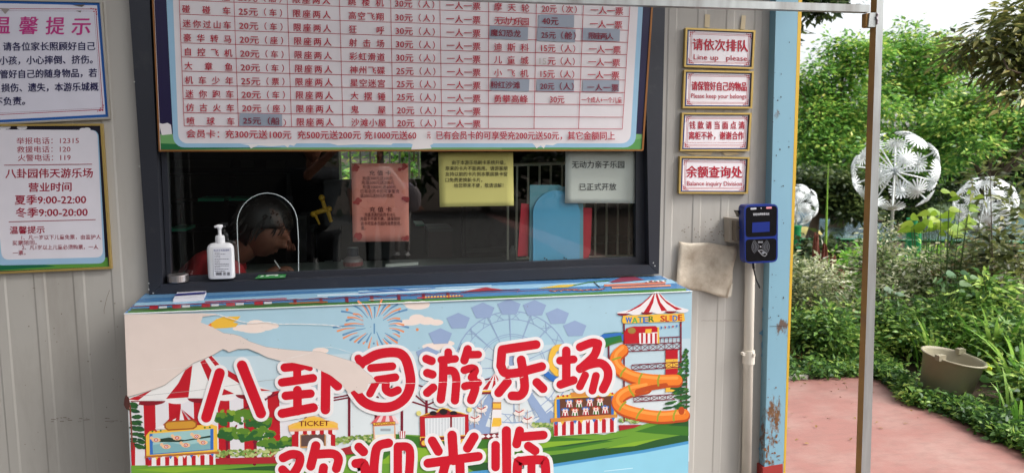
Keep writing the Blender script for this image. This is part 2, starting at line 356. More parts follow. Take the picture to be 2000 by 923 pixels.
# rear wall with window opening
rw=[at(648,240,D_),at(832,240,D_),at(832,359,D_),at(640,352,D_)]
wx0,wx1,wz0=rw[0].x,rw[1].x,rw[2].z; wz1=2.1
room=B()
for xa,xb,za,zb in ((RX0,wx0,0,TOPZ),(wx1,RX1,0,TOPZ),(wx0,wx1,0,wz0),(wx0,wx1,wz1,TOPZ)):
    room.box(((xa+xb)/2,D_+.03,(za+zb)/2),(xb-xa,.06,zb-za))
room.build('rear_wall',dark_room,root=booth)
rf=B(); 
for xa in (wx0+.02,wx0+(wx1-wx0)*.50,wx1-.02): rf.box((xa,D_-.01,(wz0+wz1)/2),(.05,.04,wz1-wz0))
rf.box(((wx0+wx1)/2,D_-.012,wz0+.02),(wx1-wx0,.05,.04)); rearw=rf.build('rear_window_frame',alu,root=booth)
for i in range(9):
    x=wx0+.05+i*(wx1-wx0-.1)/8; q=B().tube([(x,D_+.1,wz0),(x,D_+.1,wz1)],.008,6).build('window_bar',silver,root=booth)
rg=mesh('rear_window_pane',[(wx0,D_+.02,wz0),(wx1,D_+.02,wz0),(wx1,D_+.02,wz1),(wx0,D_+.02,wz1)],[(0,1,2,3)],glassmat('rear_glass',(.85,.9,.85))); adopt(rg,booth)
# olive strips on the rear wall, upper left of the room
for q in ([(322,312),(449,312),(449,328),(322,328)],[(470,313),(497,313),(497,327),(470,327)],[(520,314),(557,314),(557,328),(520,329)]):
    B().slab(q,D_-.06,D_-.02).build('olive_strip',M('olive_panel',(70,70,62),.6,.2),root=booth)
rb=B(); rb.box(((X0+XC)/2+.05,D_/2-.12,TOPZ+.05),(XC-X0+.4,D_+.5,.1)); rb.build('roof',M('roof_sheet',(150,152,150),.5,.1),root=booth)
eave=B(); eave.box(((X0+XC)/2+.05,-.21,TOPZ-.12),(XC-X0+.4,.40,.03)); eave.build('eave',M('roof_sheet',(150,152,150)),root=booth)
can=B(); can.box(((X0+1.75)/2-.9,-.55,TOPZ+.22),(1.75-X0+1.8,1.1,.03)); can.build('canopy_sheet',M('canopy_sheet',(120,124,128),.6,.1),root=booth)
# corner post: blue, yellow trim
pb=B().slab([(1519,-120),(1563,-120),(1528.5,960),(1492,960)],-.045,.02); po=pb.build('corner_post',blue_m,root=booth); bevel(po,.002,1)
B().slab([(1563.5,-120),(1571,-120),(1532.5,960),(1529,960)],-.030,.02).build('post_trim',yellow_m,root=booth)
B().slab([(1490,912),(1529,905),(1530,1000),(1489,1000)],-.048,.02).build('post_foot',M('red_oxide_paint',(150,48,44),.6,.1),root=booth)
pc=Print(vplane(-.045),.0006); chip=M('chipped_paint',(60,52,50),.8,.2)
ru=M('rust_patch',(118,76,44),.85,.3,60)
for i in range(34):
    y=random.uniform(60,640); x=random.uniform(1516,1552)-y*.03; pc.ell(x,y,random.uniform(.4,1.6),random.uniform(.5,2),chip,n=6)
for i in range(30):
    y=905-abs(random.gauss(0,75)); x0=1502-(y-600)*.028; x=x0+random.random()**1.5*30
    pc.ell(x,y,random.uniform(.5,2.6),random.uniform(.8,4.5),ru,n=7,rot=random.uniform(0,180))
pc.line([(1503,637),(1534,636)],1.0,chip)
pc.build('rust_spots',booth)['kind']='stuff'
# blue overspray on the sheet beside the post
ov=Print(vplane(0),.0042); op=M('blue_overspray',(96,140,165),.6,.15)
ys=list(range(20,930,9)); L_=[];R_=[]
for y in ys: xr=1519-y*.0285; L_.append((xr-4-abs(random.gauss(0,4))-(6 if 380<y<720 else 0)*random.random(),y)); R_.append((xr,y))
for i in range(len(ys)-1):
    if random.random()<.72: ov.poly([L_[i],R_[i],R_[i+1],L_[i+1]],op)
ov.build('overspray',booth)['kind']='stuff'
# ------------------------------------------------------------------ conduit pipe
pipe=empty('drain_pipe','white plastic pipe running down the booth wall beside the blue post','pipe',at(1465,900,-.03))
pb=B().tube([at(1468,430,-.028),at(1465,518,-.028),at(1457,960,-.028)],.0198,20); pb.build('tube',M('white_pvc',(205,198,186),.4,.05,4,dirt=.25,dirtcol=(120,104,84),dscale=5),root=pipe,smooth=True)
pb=B().tube([at(1462.5,683,-.028),at(1462,709,-.028)],.0245,20); pb.box(at(1451,690,-.045),(.01,.02,.012)); pb.box(at(1472,692,-.05),(.01,.015,.012)); pb.build('clamp',M('white_pvc',(205,198,186)),root=pipe)
# ================================================================== PRICE BOARD
board=empty('price_board','large price list board with red Chinese ride names and prices above the serving window','price board',at(790,294,-.02))
YB=-.034
B().slab([(294,-130),(1283,-130),(1254,294),(311,295)],YB,YB+.012).build('board_panel',ink(228,222,224),root=board)
eb=B()
eb.slab([(291,-130),(294.5,-130),(312.5,294),(310,294.5)],YB-.004,YB+.013); eb.slab([(310,292.5),(1255,291.8),(1255,295),(310,296)],YB-.0045,YB+.013); eb.slab([(1281.5,-130),(1285,-130),(1257,294),(1253.5,294)],YB-.004,YB+.013)
eb.build('board_edge',M('brass_edge',(140,92,48),.4,.15,metal=.4),root=board)
p=Print(vplane(YB),.0003,.00004)
navy=ink(30,22,62); sky=ink(150,188,214); wht=ink(222,216,219); red=ink(176,24,52); grn=ink(86,146,78); dgrn=ink(34,104,60); grey=ink(150,158,172)
p.poly([(297,-100),(1279,-100),(1256,292),(314,293)],navy)
p.poly([(313,262),(346,262),(1240,262),(1258,262),(1255,292),(314,293)],ink(110,160,100))
p.poly([(314,280),(420,284),(560,289),(314,293)],dgrn); p.poly([(980,289),(1180,284),(1256,270),(1255,292),(980,292)],grn)
p.poly([(310,240),(318,242),(327,240),(334,244),(336,262),(316,264)],wht)
def rr(x0a,x0b,x1a,x1b,ya,yb,r):   # panel with rounded bottom corners; a = top, b = bottom
    P=[(x0a,ya)]
    for i in range(7):
        t=PI/2*i/6; P.append((x0b+r-r*math.cos(t),yb-r+r*math.sin(t)))
    for i in range(7):
        t=PI/2*i/6; P.append((x1b-r+r*math.sin(t),yb-r+r*math.cos(t)))
    P.append((x1a,ya)); return P
p.poly(rr(320,338,1262,1242,-100,288,22),sky); p.poly(rr(334,348,1253,1232,-100,280,18),wht)
# torn white patches along the bottom edge
for q in ([(470,281),(580,279),(574,285),(566,283),(562,288),(556,284),(530,286),(504,284),(490,290),(486,284)],[(798,250),(812,253),(830,250),(842,262),(846,281),(840,284),(843,290),(803,292),(806,282),(796,278)],
          [(1040,280),(1090,279),(1080,284),(1066,283),(1062,290),(1056,284),(1048,290),(1044,284)],[(640,279),(770,278),(764,283),(700,282),(660,284)]): p.poly(q,ink(228,222,222))
CX=[[350,360],[457,466],[561,569.6],[663,670],[763,767.7],[859,863],[954.5,954],[1048,1043],[1140,1130],[1231,1215.5]]
SX=[353,665,955,1222]
SY=[[.7,28,57,84,111.5,139,167,193,220,246],[13,40.6,66.6,93,120,146,170.6,196.6,223.6,248.3],[23.4,50,75.7,101,126,152,177,202.3,227.5,251],[32.5,59.5,83,107,132.6,156.6,181,205,229,252]]
for s_ in SY: s_.insert(0,s_[0]-27)
def rowy(x,r):                    # r: 0 = row index -1
    i=0 if x<SX[1] else 1 if x<SX[2] else 2
    t=(x-SX[i])/(SX[i+1]-SX[i]); r0=min(int(math.floor(r)),9); fr=r-r0
    f=lambda S: S[r0]+(S[min(r0+1,10)]-S[r0])*fr
    return f(SY[i])*(1-t)+f(SY[i+1])*t
def colx(c,y): return CX[c][0]+(CX[c][1]-CX[c][0])*max(-.2,min(1,y/249))
for r in range(0,11):
    X=[colx(c,rowy(CX[c][0],r)) for c in range(10)]; X=[X[0],(X[0]+X[3])/2]+X[3:]
    p.line([(x,rowy(x,r)) for x in X],1.05,red)
for c in range(10):
    xa=CX[c][0]; p.line([(colx(c,rowy(xa,0)),rowy(xa,0)),(colx(c,rowy(xa,10)),rowy(xa,10))],1.05,red)
bp_=p.build('board_print',board)
tx=Print(vplane(YB),.0052,.00002)
BO=.020
def cell(c,r,txt,x0f,x1f,h=16.5,mode='chars',col=red,dy=0,sx=1.0):
    ym=rowy(CX[c][0]+40,r+.62); xa,xb=colx(c,ym),colx(c+1,ym); x0=xa+(xb-xa)*x0f; x1=xa+(xb-xa)*x1f
    ya,yb=rowy(x0,r+.63)+dy,rowy(x1,r+.63)+dy
    (tx.chars if mode=='chars' else tx.text)(txt,x0,x1,ya,h,col,yb,bold=BO) if mode!='chars' else tx.chars(txt,x0,x1,ya,h,col,yb,bold=BO,sx=sx)
names=['海盗船','碰碰车','迷你过山车','豪华转马','自控飞机','大章鱼','机车少年','迷你跑车','仿古火车','喷球车']
un='船车车座车车票车座船'; pr_=['20','25','20','20','20','20','25','20','20','25']
for r in range(10):
    cell(0,r,names[r],.05,.93)
    if r<9:
        cell(1,r,pr_[r]+'元',.08,.44,17,'text'); cell(1,r,'（'+un[r]+'）',.46,.99,15.5)
    cell(2,r,'限座两人',.10,.82)
n2=['跳楼机','高空飞翔','狂呼','射击场','彩虹滑道','神州飞碟','星空迷宫','大摆锤','鬼屋','沙滩小屋']; p2=['30']*5+['25','25','25','20','20']
for r in range(10):
    cell(3,r,n2[r],.17,.86); cell(4,r,p2[r]+'元',.09,.44,17,'text'); cell(4,r,'（人）',.46,.99,15.5); cell(5,r,'一人一票',.13,.83)
n3=['摩天轮','无动力乐园','魔幻恐龙','迪斯科','儿童城','小飞机','粉红沙滩','勇攀高峰']; p3=['20元','40元','25元','15元','15元','15元','20元','30元']
ST={(6,2):'魔幻恐龙'}
stick=Print(vplane(YB),.0036,.00003)
def sticker(pts): stick.poly(pts,grey); stick.build('price_sticker',bp_)
for q in ([(957,50),(1031.5,54),(1031,79),(956,76)],[(1050,54),(1124,58),(1123,83),(1049,80)],[(1138,55),(1211,57),(1210,81),(1137,79)],[(1052,29),(1121.5,29),(1121,54),(1051,53)],[(960,153),(1034,154.5),(1033,179),(959,177)],[(1049,155),(1121,156),(1121,179),(1048,178)],[(1139,156),(1209.5,157),(1209,179),(1138,179)],[(469,221),(551,223),(551,247.5),(467,247)]): sticker(q)
dred=ink(130,20,48)
for r in range(8):
    sk_=r in (2,6); cl=dred if sk_ else red
    cell(6,r,n3[r],.05 if sk_ else .12,.68 if sk_ else .85,15 if sk_ else 16.5,col=cl,dy=-2 if sk_ else 0)
    if r==4: cell(7,r,p3[r][:2],.09,.24,17,'text',ink(196,188,184)); cell(7,r,'元',.27,.44,17,'text')
    elif r==1: cell(7,r,'40元',.13,.48,17,'text',dred,dy=-3)
    elif r==7: cell(7,r,'30元',.34,.66,17,'text')
    else: cell(7,r,p3[r],.12,.43,17 if not sk_ else 15,'text',cl,dy=-1 if sk_ else 0)
    if r not in(1,7): cell(7,r,'（'+('次' if r==0 else '舱' if r==2 else '人')+'）',.44,.97,15.5,'chars',cl,dy=-1 if sk_ else 0)
    if r==2: cell(8,r,'限座两人',.14,.68,14,col=dred,dy=-2)
    elif r==7: cell(8,r,'一个成人+一个儿童',.04,.95,12,'text')
    else: cell(8,r,'一人一票',.16,.86,15 if sk_ else 16.5,col=cl)
tx.text('25元（船',475,546,235.5,15.5,dred,237,bold=BO); tx.text('）',553,559,240,15,red)
y0=262
tx.text('会员卡：',364,428,261,17.5,red,262,bold=BO); tx.text('充300元送100元',440,569,262,18,red,263.5,bold=BO); tx.text('充500元送200元',581,705,263.5,18,red,264,bold=BO)
tx.text('充1000元送60',712,813,264,18,red,264.5,bold=BO); tx.text('元',834,841,264,15,red,bold=BO); tx.text('已有会员卡的可享受充200元送50元，其它金额同上',852,1201,264.5,17.5,red,265.5,bold=BO)
tx.build('board_lettering',bp_)
# ================================================================== NOTICES AND SIGNS
red2=ink(172,22,48); blue_i=ink(28,48,110)
def orn(p,x,y,sx,sy,s=1.0,mat=None):
    mat=mat or red2
    for a,b,rx,ry in ((3,3,1.5,1.5),(7,2.4,2,1),(2.4,7,1,2),(6,6,1.6,1),(10.5,1.4,1.2,.8),(1.4,10.5,.8,1.2)): p.ell(x+a*sx*s,y+b*sy*s,rx*s,ry*s,mat,n=8)
def sign(q,label,lines,ornscale=1.0):
    (ax,ay),(bx,by),(cx,cy),(dx,dy)=q
    root=empty('wall_sign',label,'sign',at((ax+cx)/2,(ay+cy)/2,-.01),'framed red and white signs on the booth wall')
    def uv(u,v): return (ax*(1-u)*(1-v)+bx*u*(1-v)+cx*u*v+dx*(1-u)*v, ay*(1-u)*(1-v)+by*u*(1-v)+cy*u*v+dy*(1-u)*v)
    du,dv=3.6/136,3.6/76
    P=lambda u,v:uv(u,v)
    plate=B().slab([P(0.01,.01),P(.99,.01),P(.99,.99),P(.01,.99)],-.012,-.0045).build('sign_plate',ink(226,220,222),root=root)
    for a,b,c,d in (((0,0),(1,0),(1-du,dv),(du,dv)),((1,0),(1,1),(1-du,1-dv),(1-du,dv)),((1,1),(0,1),(du,1-dv),(1-du,1-dv)),((0,1),(0,0),(du,dv),(du,1-dv))):
        bevel(B().slab([P(*a),P(*b),P(*c),P(*d)],-.020,-.0045).build('sign_frame',gold,root=root),.0012,1)
    p=Print(vplane(-.012),.0003,.00004)
    p.poly([P(du,dv),P(1-du,dv),P(1-du,1-dv),P(du,1-dv)],blue_i); p.poly([P(du*1.7,dv*1.7),P(1-du*2.0,dv*1.7),P(1-du*2.0,1-dv*1.7),P(du*1.7,1-dv*1.7)],ink(228,222,226))
    a,b=.075,.125
    for w_ in (0,.018):
        c=[P(a+w_,b+w_*1.8),P(1-a-w_,b+w_*1.8),P(1-a-w_,1-b-w_*1.8),P(a+w_,1-b-w_*1.8)]; p.line(c+[c[0]],.7,red2)
    for u,v,sx,sy in ((.05,.08,1,1),(.95,.08,-1,1),(.95,.92,-1,-1),(.05,.92,1,-1)):
        x,y=P(u,v); orn(p,x,y,sx,sy,ornscale)
    for txt,u0,u1,v,h,bo in lines:
        x0,y0=P(u0,v); x1,y1=P(u1,v); p.text(txt,x0,x1,y0,h,red2,y1,bold=bo)
    p.build('sign_print',plate); return root
sign([(1339.4,54.2),(1476,59.5),(1471.5,135),(1336.5,131)],'topmost of four framed wall signs, asking visitors to line up in red Chinese',[('请依次排队',.11,.90,.42,24.5,.035),('Line up   please',.13,.90,.73,14.5,.008)])
sign([(1336.5,136.5),(1472.7,139.3),(1469.4,212),(1333.6,211.4)],'second framed wall sign from the top, about keeping your belongings',[('请保管好自己的物品',.115,.905,.42,19,.035),('Please keep your belongs',.115,.905,.67,13,.008)])
sign([(1332.4,220),(1468.6,220.4),(1464,295),(1328.7,295)],'third framed wall sign from the top, with two lines of Chinese about change',[('钱 款 请 当 面 点 清',.115,.905,.33,16.5,.03),('离柜不补，谢谢合作',.115,.905,.60,17,.03),('Please check the money face to face and leave the counter without compensation Thank you for your cooperation',.11,.91,.775,3.4,0)])
sign([(1328,304.8),(1464.5,306.8),(1461,378.4),(1326,378)],'lowest of the four framed wall signs, marking the balance inquiry place',[('余额查询处',.10,.90,.42,24.5,.035),('Balance inquiry Division',.115,.905,.72,12.5,.01)])
# blue bordered safety sign, upper left
s1=empty('safety_sign','white safety notice with blue border and magenta heading, cut by the left edge','sign',at(80,230,-.01))
q=[(-180,-6),(198.5,2),(215.5,232.5),(-180,252)]
def inset(q,d): 
    (ax,ay),(bx,by),(cx,cy),(dx,dy)=q; return [(ax+d,ay+d),(bx-d,by+d),(cx-d*1.05,cy-d),(dx+d,dy-d)]
pl1=B().slab(inset(q,1),-.012,-.0045).build('sign_plate',ink(214,212,222),root=s1)
qi=inset(q,3.4)
for i in range(4):
    j=(i+1)%4; bevel(B().slab([q[i],q[j],qi[j],qi[i]],-.018,-.0045).build('sign_frame',silver,root=s1),.001,1)
p=Print(vplane(-.012),.0003,.00004)
p.poly(inset(q,4),ink(26,86,160)); p.poly(inset(q,9),ink(210,208,220))
def outl(p,q,w_,m_): p.line(q+[q[0]],w_,m_)
outl(p,[(-160,17),(187,18),(201,214),(-160,232)],1.3,ink(160,36,66)); outl(p,[(-160,21),(190,21.5),(205,217),(-160,236)],.8,ink(150,130,140)) if False else outl(p,[(-160,21),(184,22),(198,211),(-160,229)],.6,ink(150,120,136))
for x,y,sx,sy in ((191,15,-1,1),(204,219,-1,-1)): orn(p,x,y,sx,sy,1.25,ink(170,40,70))
mag=ink(186,52,128); nv=ink(26,24,78)
for ch,x in (('温',2),('馨',56),('提',108),('示',158.5)): p.text(ch,x-18,x+18,50+x*.012,37,mag,bold=.03,skew=.08)
p.text('请各位家长照顾好自己',6,186,91.5,18,nv,90.5,bold=.03); p.text('的小孩，小心摔倒、挤伤。',-18,181,119,18,nv,116.5,bold=.03); p.text('管好自己的随身物品，若',0,189,145.5,18,nv,142.5,bold=.03)
p.text('损伤、遗失，本游乐城概',3,192,172,18,nv,169.5,bold=.03); p.text('不负责。',-12,49,199,18,nv,197,bold=.03)
p.text('请保',-60,-20,146,18,nv,bold=.03); p.text('如有',-60,-18,173,18,nv,bold=.03)
tear=ink(150,140,136); p.poly([(0,16),(20,17),(10,28)],tear); p.poly([(141,10),(167,9),(160,14)],ink(90,84,80)); p.poly([(149,21),(159,21),(157,25)],ink(120,112,110))
p.build('sign_print',pl1)
# gold framed opening hours sign
s2=empty('opening_hours_sign','gold framed notice with phone numbers and opening hours in dark red, left of window','sign',at(100,530,-.01))
q=[(-28,242.5),(199.5,241.5),(217.7,524.5),(-14,535)]
pl2=B().slab(inset(q,1),-.012,-.0045).build('sign_plate',ink(24,22,40),root=s2); qi=inset(q,4)
for i in range(4):
    j=(i+1)%4; bevel(B().slab([q[i],q[j],qi[j],qi[i]],-.020,-.0045).build('sign_frame',gold,root=s2),.0012,1)
p=Print(vplane(-.012),.0003,.00004)
p.poly([(-12,506),(100,514),(210,502),(212.5,520),(-10,529)],ink(86,140,60)); p.poly([(-12,508),(60,512),(110,520),(-10,528)],ink(24,96,66))
for x,y in ((6,250),(14,248),(40,249),(46,249),(162,254),(170,253)): p.ell(x,y,7,4,ink(210,210,216))
def rpoly(tl,tr,br,bl,r):
    P=[]; Q=[tl,tr,br,bl]
    for i in range(4):
        a,b,c=Vector(Q[i-1]),Vector(Q[i]),Vector(Q[(i+1)%4]); u=(a-b).normalized()*r; v=(c-b).normalized()*r
        for k in range(6):
            t=k/5; P.append(tuple((b+u)*(1-t)**2+b*2*t*(1-t)+(b+v)*t*t))
    return P
p.poly(rpoly((-16,254),(192,254),(206,514),(-8,518),14),ink(150,184,212)); p.poly(rpoly((-22,253),(190,254),(201.5,502),(4,507),14),ink(216,212,220))
mr_=ink(150,24,52)
for t,x0,x1,y,h,bo in (('举报电话：12315',32,154,275,14,.012),('救援电话：120',33,137.5,291.7,14,.012),('火警电话：119',35,138,308,14,.012),('八卦园伟天游乐场',11,181,338.5,20,.035),('营业时间',56,139.5,365.5,19,.035),('夏季9:00-22:00',29,168,390,20,.035),('冬季9:00-20:00',31,171,414.5,20,.035),('温馨提示',19,87,449,16,.03),('1、凡一岁以下儿童免票，由监护人',42,197,463,10,.005),('买票陪同。',24,72,474,10,.005),('2、凡1岁以上儿童必须购票，一人',43,192,482.5,10,.005),('一票。',25,50,493.5,10,.005)):
    p.text(t,x0,x1,y+.6,h,mr_,y-.6,bold=bo)
p.line([(8,322.5),(180,320.5)],1.2,mr_); p.line([(17,433),(187,428.5)],1.2,mr_); p.build('sign_print',pl2)
# paper notices on the glass
def paper(name,label,q,Y,mat,th=.0006,bulge=.004,tabs=()):
    root=empty(name,label,'paper notice',at(q[0][0],q[0][1],Y)); n=10; vs=[];fs=[]
    ph=random.random()*6
    for j in range(n+1):
        for i in range(n+1):
            u,v=i/n,j/n; x=q[0][0]*(1-u)*(1-v)+q[1][0]*u*(1-v)+q[2][0]*u*v+q[3][0]*(1-u)*v; y=q[0][1]*(1-u)*(1-v)+q[1][1]*u*(1-v)+q[2][1]*u*v+q[3][1]*(1-u)*v
            d=bulge*(math.sin(u*5+ph)*math.sin(v*4)*.35+.35)*v
            vs.append(at(x,y,Y-d))
    for j in range(n):
        for i in range(n): fs.append((j*(n+1)+i,(j+1)*(n+1)+i,(j+1)*(n+1)+i+1,j*(n+1)+i+1))
    o=mesh('sheet',vs,fs,mat,None,None,True); adopt(o,root); s=o.modifiers.new('th','SOLIDIFY'); s.thickness=th
    return root
yn=paper('yellow_notice','yellow paper notice with five lines of small black Chinese on the glass',[(856,298),(1002,297),(1003.6,401.5),(859,404)],GY-.004,M('yellow_paper',(184,178,106),.8,.05,5),bulge=.001)
p=Print(vplane(GY-.0062),.0003,.00002); bk=ink(58,54,36,.7)
for t,x0,x1,y in (('由于本游乐场刷卡系统升级，',883,987,317.5),('原来的卡片不能再用。请游客朋',870,991,329),('友持以前的卡片到本票房换卡窗',870,991,340),('口免费更换新卡片。',870,942,351.3),('给您带来不便，敬请谅解！',887,983,362)): p.text(t,x0,x1,y,9.2,bk,bold=.012)
p.build('notice_lettering',yn)
wn=paper('white_notice','white paper notice with two lines of grey Chinese above the blue hatch cover',[(1104.5,295.5),(1243,295),(1241,397),(1103.5,396.5)],GY-.004,M('thin_white_paper',(170,176,168),.8,.04,6),bulge=.001)
p=Print(vplane(GY-.0062),.0003,.00002); gk=ink(64,66,66,.7)
p.text('无动力亲子乐园',1117,1219.5,321.5,15,gk,bold=.01); p.text('已正式开放',1132,1204,365,15,gk,364.5,bold=.01); p.build('notice_lettering',wn)
pn=paper('pink_notice','salmon pink paper notice with dark red flower corners behind the glass',[(686,319),(797.5,319),(799,471),(689,472)],GY+.012,M('pink_paper',(206,128,114),.8,.05,5),bulge=.001)
p=Print(vplane(GY+.0100),.0003,.00002); pk=ink(96,40,40,.7); pr2=ink(150,44,44,.7)
for t,x0,x1,y,h in (('充 值 卡',721,764,338,11),('充值300元送100元',708,768,348,8),('充值500元送200元',706,770,356.4,8),('充值1000元送600元',708,774,365,8),('已有会员卡的可享受充',704,780,373.5,8),('值200元送50元的优惠。',704,770,382,8),('充 值 卡',722,765,409,11),('充值须满的会员卡10元',712,772,419,8),('充值卡不退不换，请保管好',704,782,427,8),('此卡可在本乐园内消费使用。',705,784,436,8),('金。',705,714,445,8)): p.text(t,x0,x1,y,h,pk,bold=.01)
for x,y in ((694,328),(789,327),(696,392),(793,389),(699,462),(793,464)):
    for k in range(7): p.ell(x+random.gauss(0,3),y+random.gauss(0,3),4,3.4,pr2,n=9)
p.build('notice_lettering',pn)
# old stained sheet hanging on the wall
root=empty('stained_sheet','stained crumpled cream sheet taped to the wall left of the pipe','sheet',at(1380,520,-.02)); n=14; vs=[];fs=[]
Q=[(1326,471),(1440,480),(1424,581),(1321,558)]
for j in range(n+1):
    for i in range(n+1):
        u,v=i/n,j/n; x=Q[0][0]*(1-u)*(1-v)+Q[1][0]*u*(1-v)+Q[2][0]*u*v+Q[3][0]*(1-u)*v; y=Q[0][1]*(1-u)*(1-v)+Q[1][1]*u*(1-v)+Q[2][1]*u*v+Q[3][1]*(1-u)*v
        d=.008+.012*u*(.5+v)+.006*math.sin(u*7+v*3)+.004*math.sin(v*9+u*4)+(.02*v*v if u<.15 else 0)
        vs.append(at(x+math.sin(v*11)*1.5*(u>.9),y+math.sin(u*9)*1.6,-d))
for j in range(n):
    for i in range(n): fs.append((j*(n+1)+i,(j+1)*(n+1)+i,(j+1)*(n+1)+i+1,j*(n+1)+i+1))
st=M('stained_cream_vinyl',(200,188,170),.55,.1,12,dirt=.6,dirtcol=(128,106,84),dscale=14,thr=(.42,.72),bump=.3,bscale=40)
o=mesh('vinyl_sheet',vs,fs,st,None,None,True); adopt(o,root); s=o.modifiers.new('th','SOLIDIFY'); s.thickness=.0012
o=B().slab([(1428,556),(1432,552),(1428,578),(1421,580)],-.03,-.029).build('loose_tape',M('clear_tape',(190,182,168),.3),root=root)
# ------------------------------------------------------------------ card reader
rd=empty('card_reader','blue and black card payment reader with a small screen mounted beside the post','card reader',at(1485,455,-.1))
def rquad(q,r): return rpoly(*q,r)
body=M('blue_reader_plastic',(22,44,120),.3,.05,9); YR=-.125
rb_=bevel(B().slab(rquad([(1453,400),(1519.5,398),(1519,511.5),(1455,514.5)],12),YR,YR+.040).build('reader_body',body,root=rd),.004,3)
bevel(B().slab(rquad([(1446,399),(1516,398),(1514,510),(1449,513)],10),YR+.034,YR+.050).build('reader_back',body,root=rd),.002,2)
p=Print(vplane(YR),.0004,.00005)
p.poly(rquad([(1457,404),(1517.5,402),(1516.5,460.5),(1456.5,463)],7),ink(12,13,18,.15)); p.poly(rquad([(1456.5,467.5),(1516.5,465),(1516,508),(1457,511)],7),ink(12,13,18,.15)); fp_=p.build('face_panel',rd)
p=Print(vplane(YR),.0012,.00003)
p.poly([(1469.5,434.5),(1503.5,432.5),(1503,452),(1469,454)],ink(30,46,120,.2)); p.build('screen',fp_)
p=Print(vplane(YR),.0014,.00003)
wg=ink(190,190,196); p.poly(rquad([(1466,405.8),(1477.5,405.2),(1477.5,408.8),(1466,409.4)],1.5),wg); p.poly(rquad([(1496.5,404),(1507.5,403.5),(1507.5,407),(1496.5,407.5)],1.5),ink(236,150,160)); p.ell(1486.7,406.5,1.2,1.2,wg,n=8)
p.text('智能收费管理系统',1471,1502.5,418.5,5.2,wg,417.5,bold=.03); p.text('刷卡区',1481,1490,472.6,3.6,wg,bold=.02)
def arc(p,cx,cy,r,a0,a1,w_,mat,n=8): p.line([(cx+r*math.cos(math.radians(a0+(a1-a0)*i/n)),cy+r*math.sin(math.radians(a0+(a1-a0)*i/n))) for i in range(n+1)],w_,mat)
lg=ink(140,142,150)
for r in (5,8,11,14,17): arc(p,1485.6,481.5,r,-48,48,.55,lg); arc(p,1485.6,481.5,r,132,228,.55,lg)
p.ell(1485.6,481.5,1.6,1.3,wg,n=8); c_=[(1481,489),(1488,487.5),(1498,496),(1494,500),(1489,498)]; p.line(c_+[c_[0]],.7,wg); p.poly([(1487,493),(1491,491.5),(1494,494),(1490,496)],lg)
p.build('reader_lettering',fp_)
B().slab([(1443.5,443),(1446,443),(1446,447),(1443.5,447)],YR+.005,YR+.012).build('side_button',black_p,root=rd)
B().tube([at(1471,513,-.1),at(1472,524,-.1)],.0055,8).build('cable_plug',black_p,root=rd)
B().tube([at(*q,-.1) for q in ((1471.5,520),(1474,534),(1477,546),(1482,556),(1484,562)) ],[.0035,.0028,.0028,.004,.003],8).build('cable',black_p,root=rd)
br=B().slab([(1424,425),(1447,427),(1446,475),(1425,473)],-.05,-.005); bevel(br.build('mount_box',M('beige_box',(168,158,144),.5,.08),root=rd),.002,2)
B().slab([(1438,431),(1452,431),(1452,470),(1438,470)],-.085,-.051).build('mount_arm',M('beige_metal',(122,112,100),.4,.1,metal=.3),root=rd)
B().slab([(1440,411),(1453,411),(1453,425),(1446,424)],-.09,-.06).build('antenna_clip',black_p,root=rd)
# ================================================================== COUNTER with printed banner
YC=-.27
counter=empty('service_counter','printed vinyl covered service counter with fairground picture and big red Chinese letters','counter',at(797,900,YC))
cq=[(242,612.5),(1352,568.5),(1338,1230),(268,1230)]
A_,Bq,Cq,Dq=at(242,612.5,YC),at(1352,568.5,YC),at(1290,538,-.006),at(272,583,-.006)
nrm=(Bq-A_).cross(Cq-A_).normalized(); nrm=nrm if nrm.z>0 else -nrm
_f4=[at(x,y,YC) for x,y in cq]; _b4=[Vector((v.x,-.006,v.z)) for v in _f4]
for _i in (0,1): _b4[_i].z-=((_b4[_i]-A_).dot(nrm))/nrm.z
for _v in (_f4[0],_f4[1],_b4[0],_b4[1]): _v.z-=.003
B().add(_f4+_b4,[(0,1,2,3),(7,6,5,4),(0,4,5,1),(1,5,6,2),(2,6,7,3),(3,7,4,0)]).build('counter_box',ink(190,184,180,.5),root=counter)
# --- front picture: drawn in layers on the front face
cr=ink(212,196,188,.32); s1_=ink(160,190,204,.32); s2_=ink(196,206,210,.32); Rd=ink(176,28,40,.32); RdD=ink(126,28,40,.32); Wt=ink(222,216,216,.32); maroon=ink(112,26,44,.32)
G1=ink(104,148,52,.32); G2=ink(62,112,42,.32); G3=ink(44,84,44,.32); G4=ink(128,166,50,.32); WB=ink(140,196,216,.32); Yl=ink(224,176,66,.32); Or=ink(224,120,44,.32); OrD=ink(176,72,34,.32); Bl=ink(52,104,176,.32)
whl=ink(140,158,190,.32); cl_=ink(226,208,198,.32); Brn=ink(100,62,46,.32); Ol=ink(150,150,48,.32); pnk=ink(226,196,196,.32)
pf=vplane(YC); OFF=[.0004]; LEVEL={'front_banner':0,'cloud_picture':1,'fireworks_print':1,'ferris_wheel_picture':2,'coaster_track_picture':3,'tent_picture':3,'tree_picture':4,'grass_picture':4,'hedge_picture':5,'letter_outline':7,'banner_lettering':8,'torn_print_patch':9,'vinyl_crease':10}; CUR=[0]; TOP=[.0004]
CN=Vector((0,1,0))
def newp():
    p=Print(pf,OFF[0],.000002); p.off0=OFF[0]; return p
BAN=[counter]
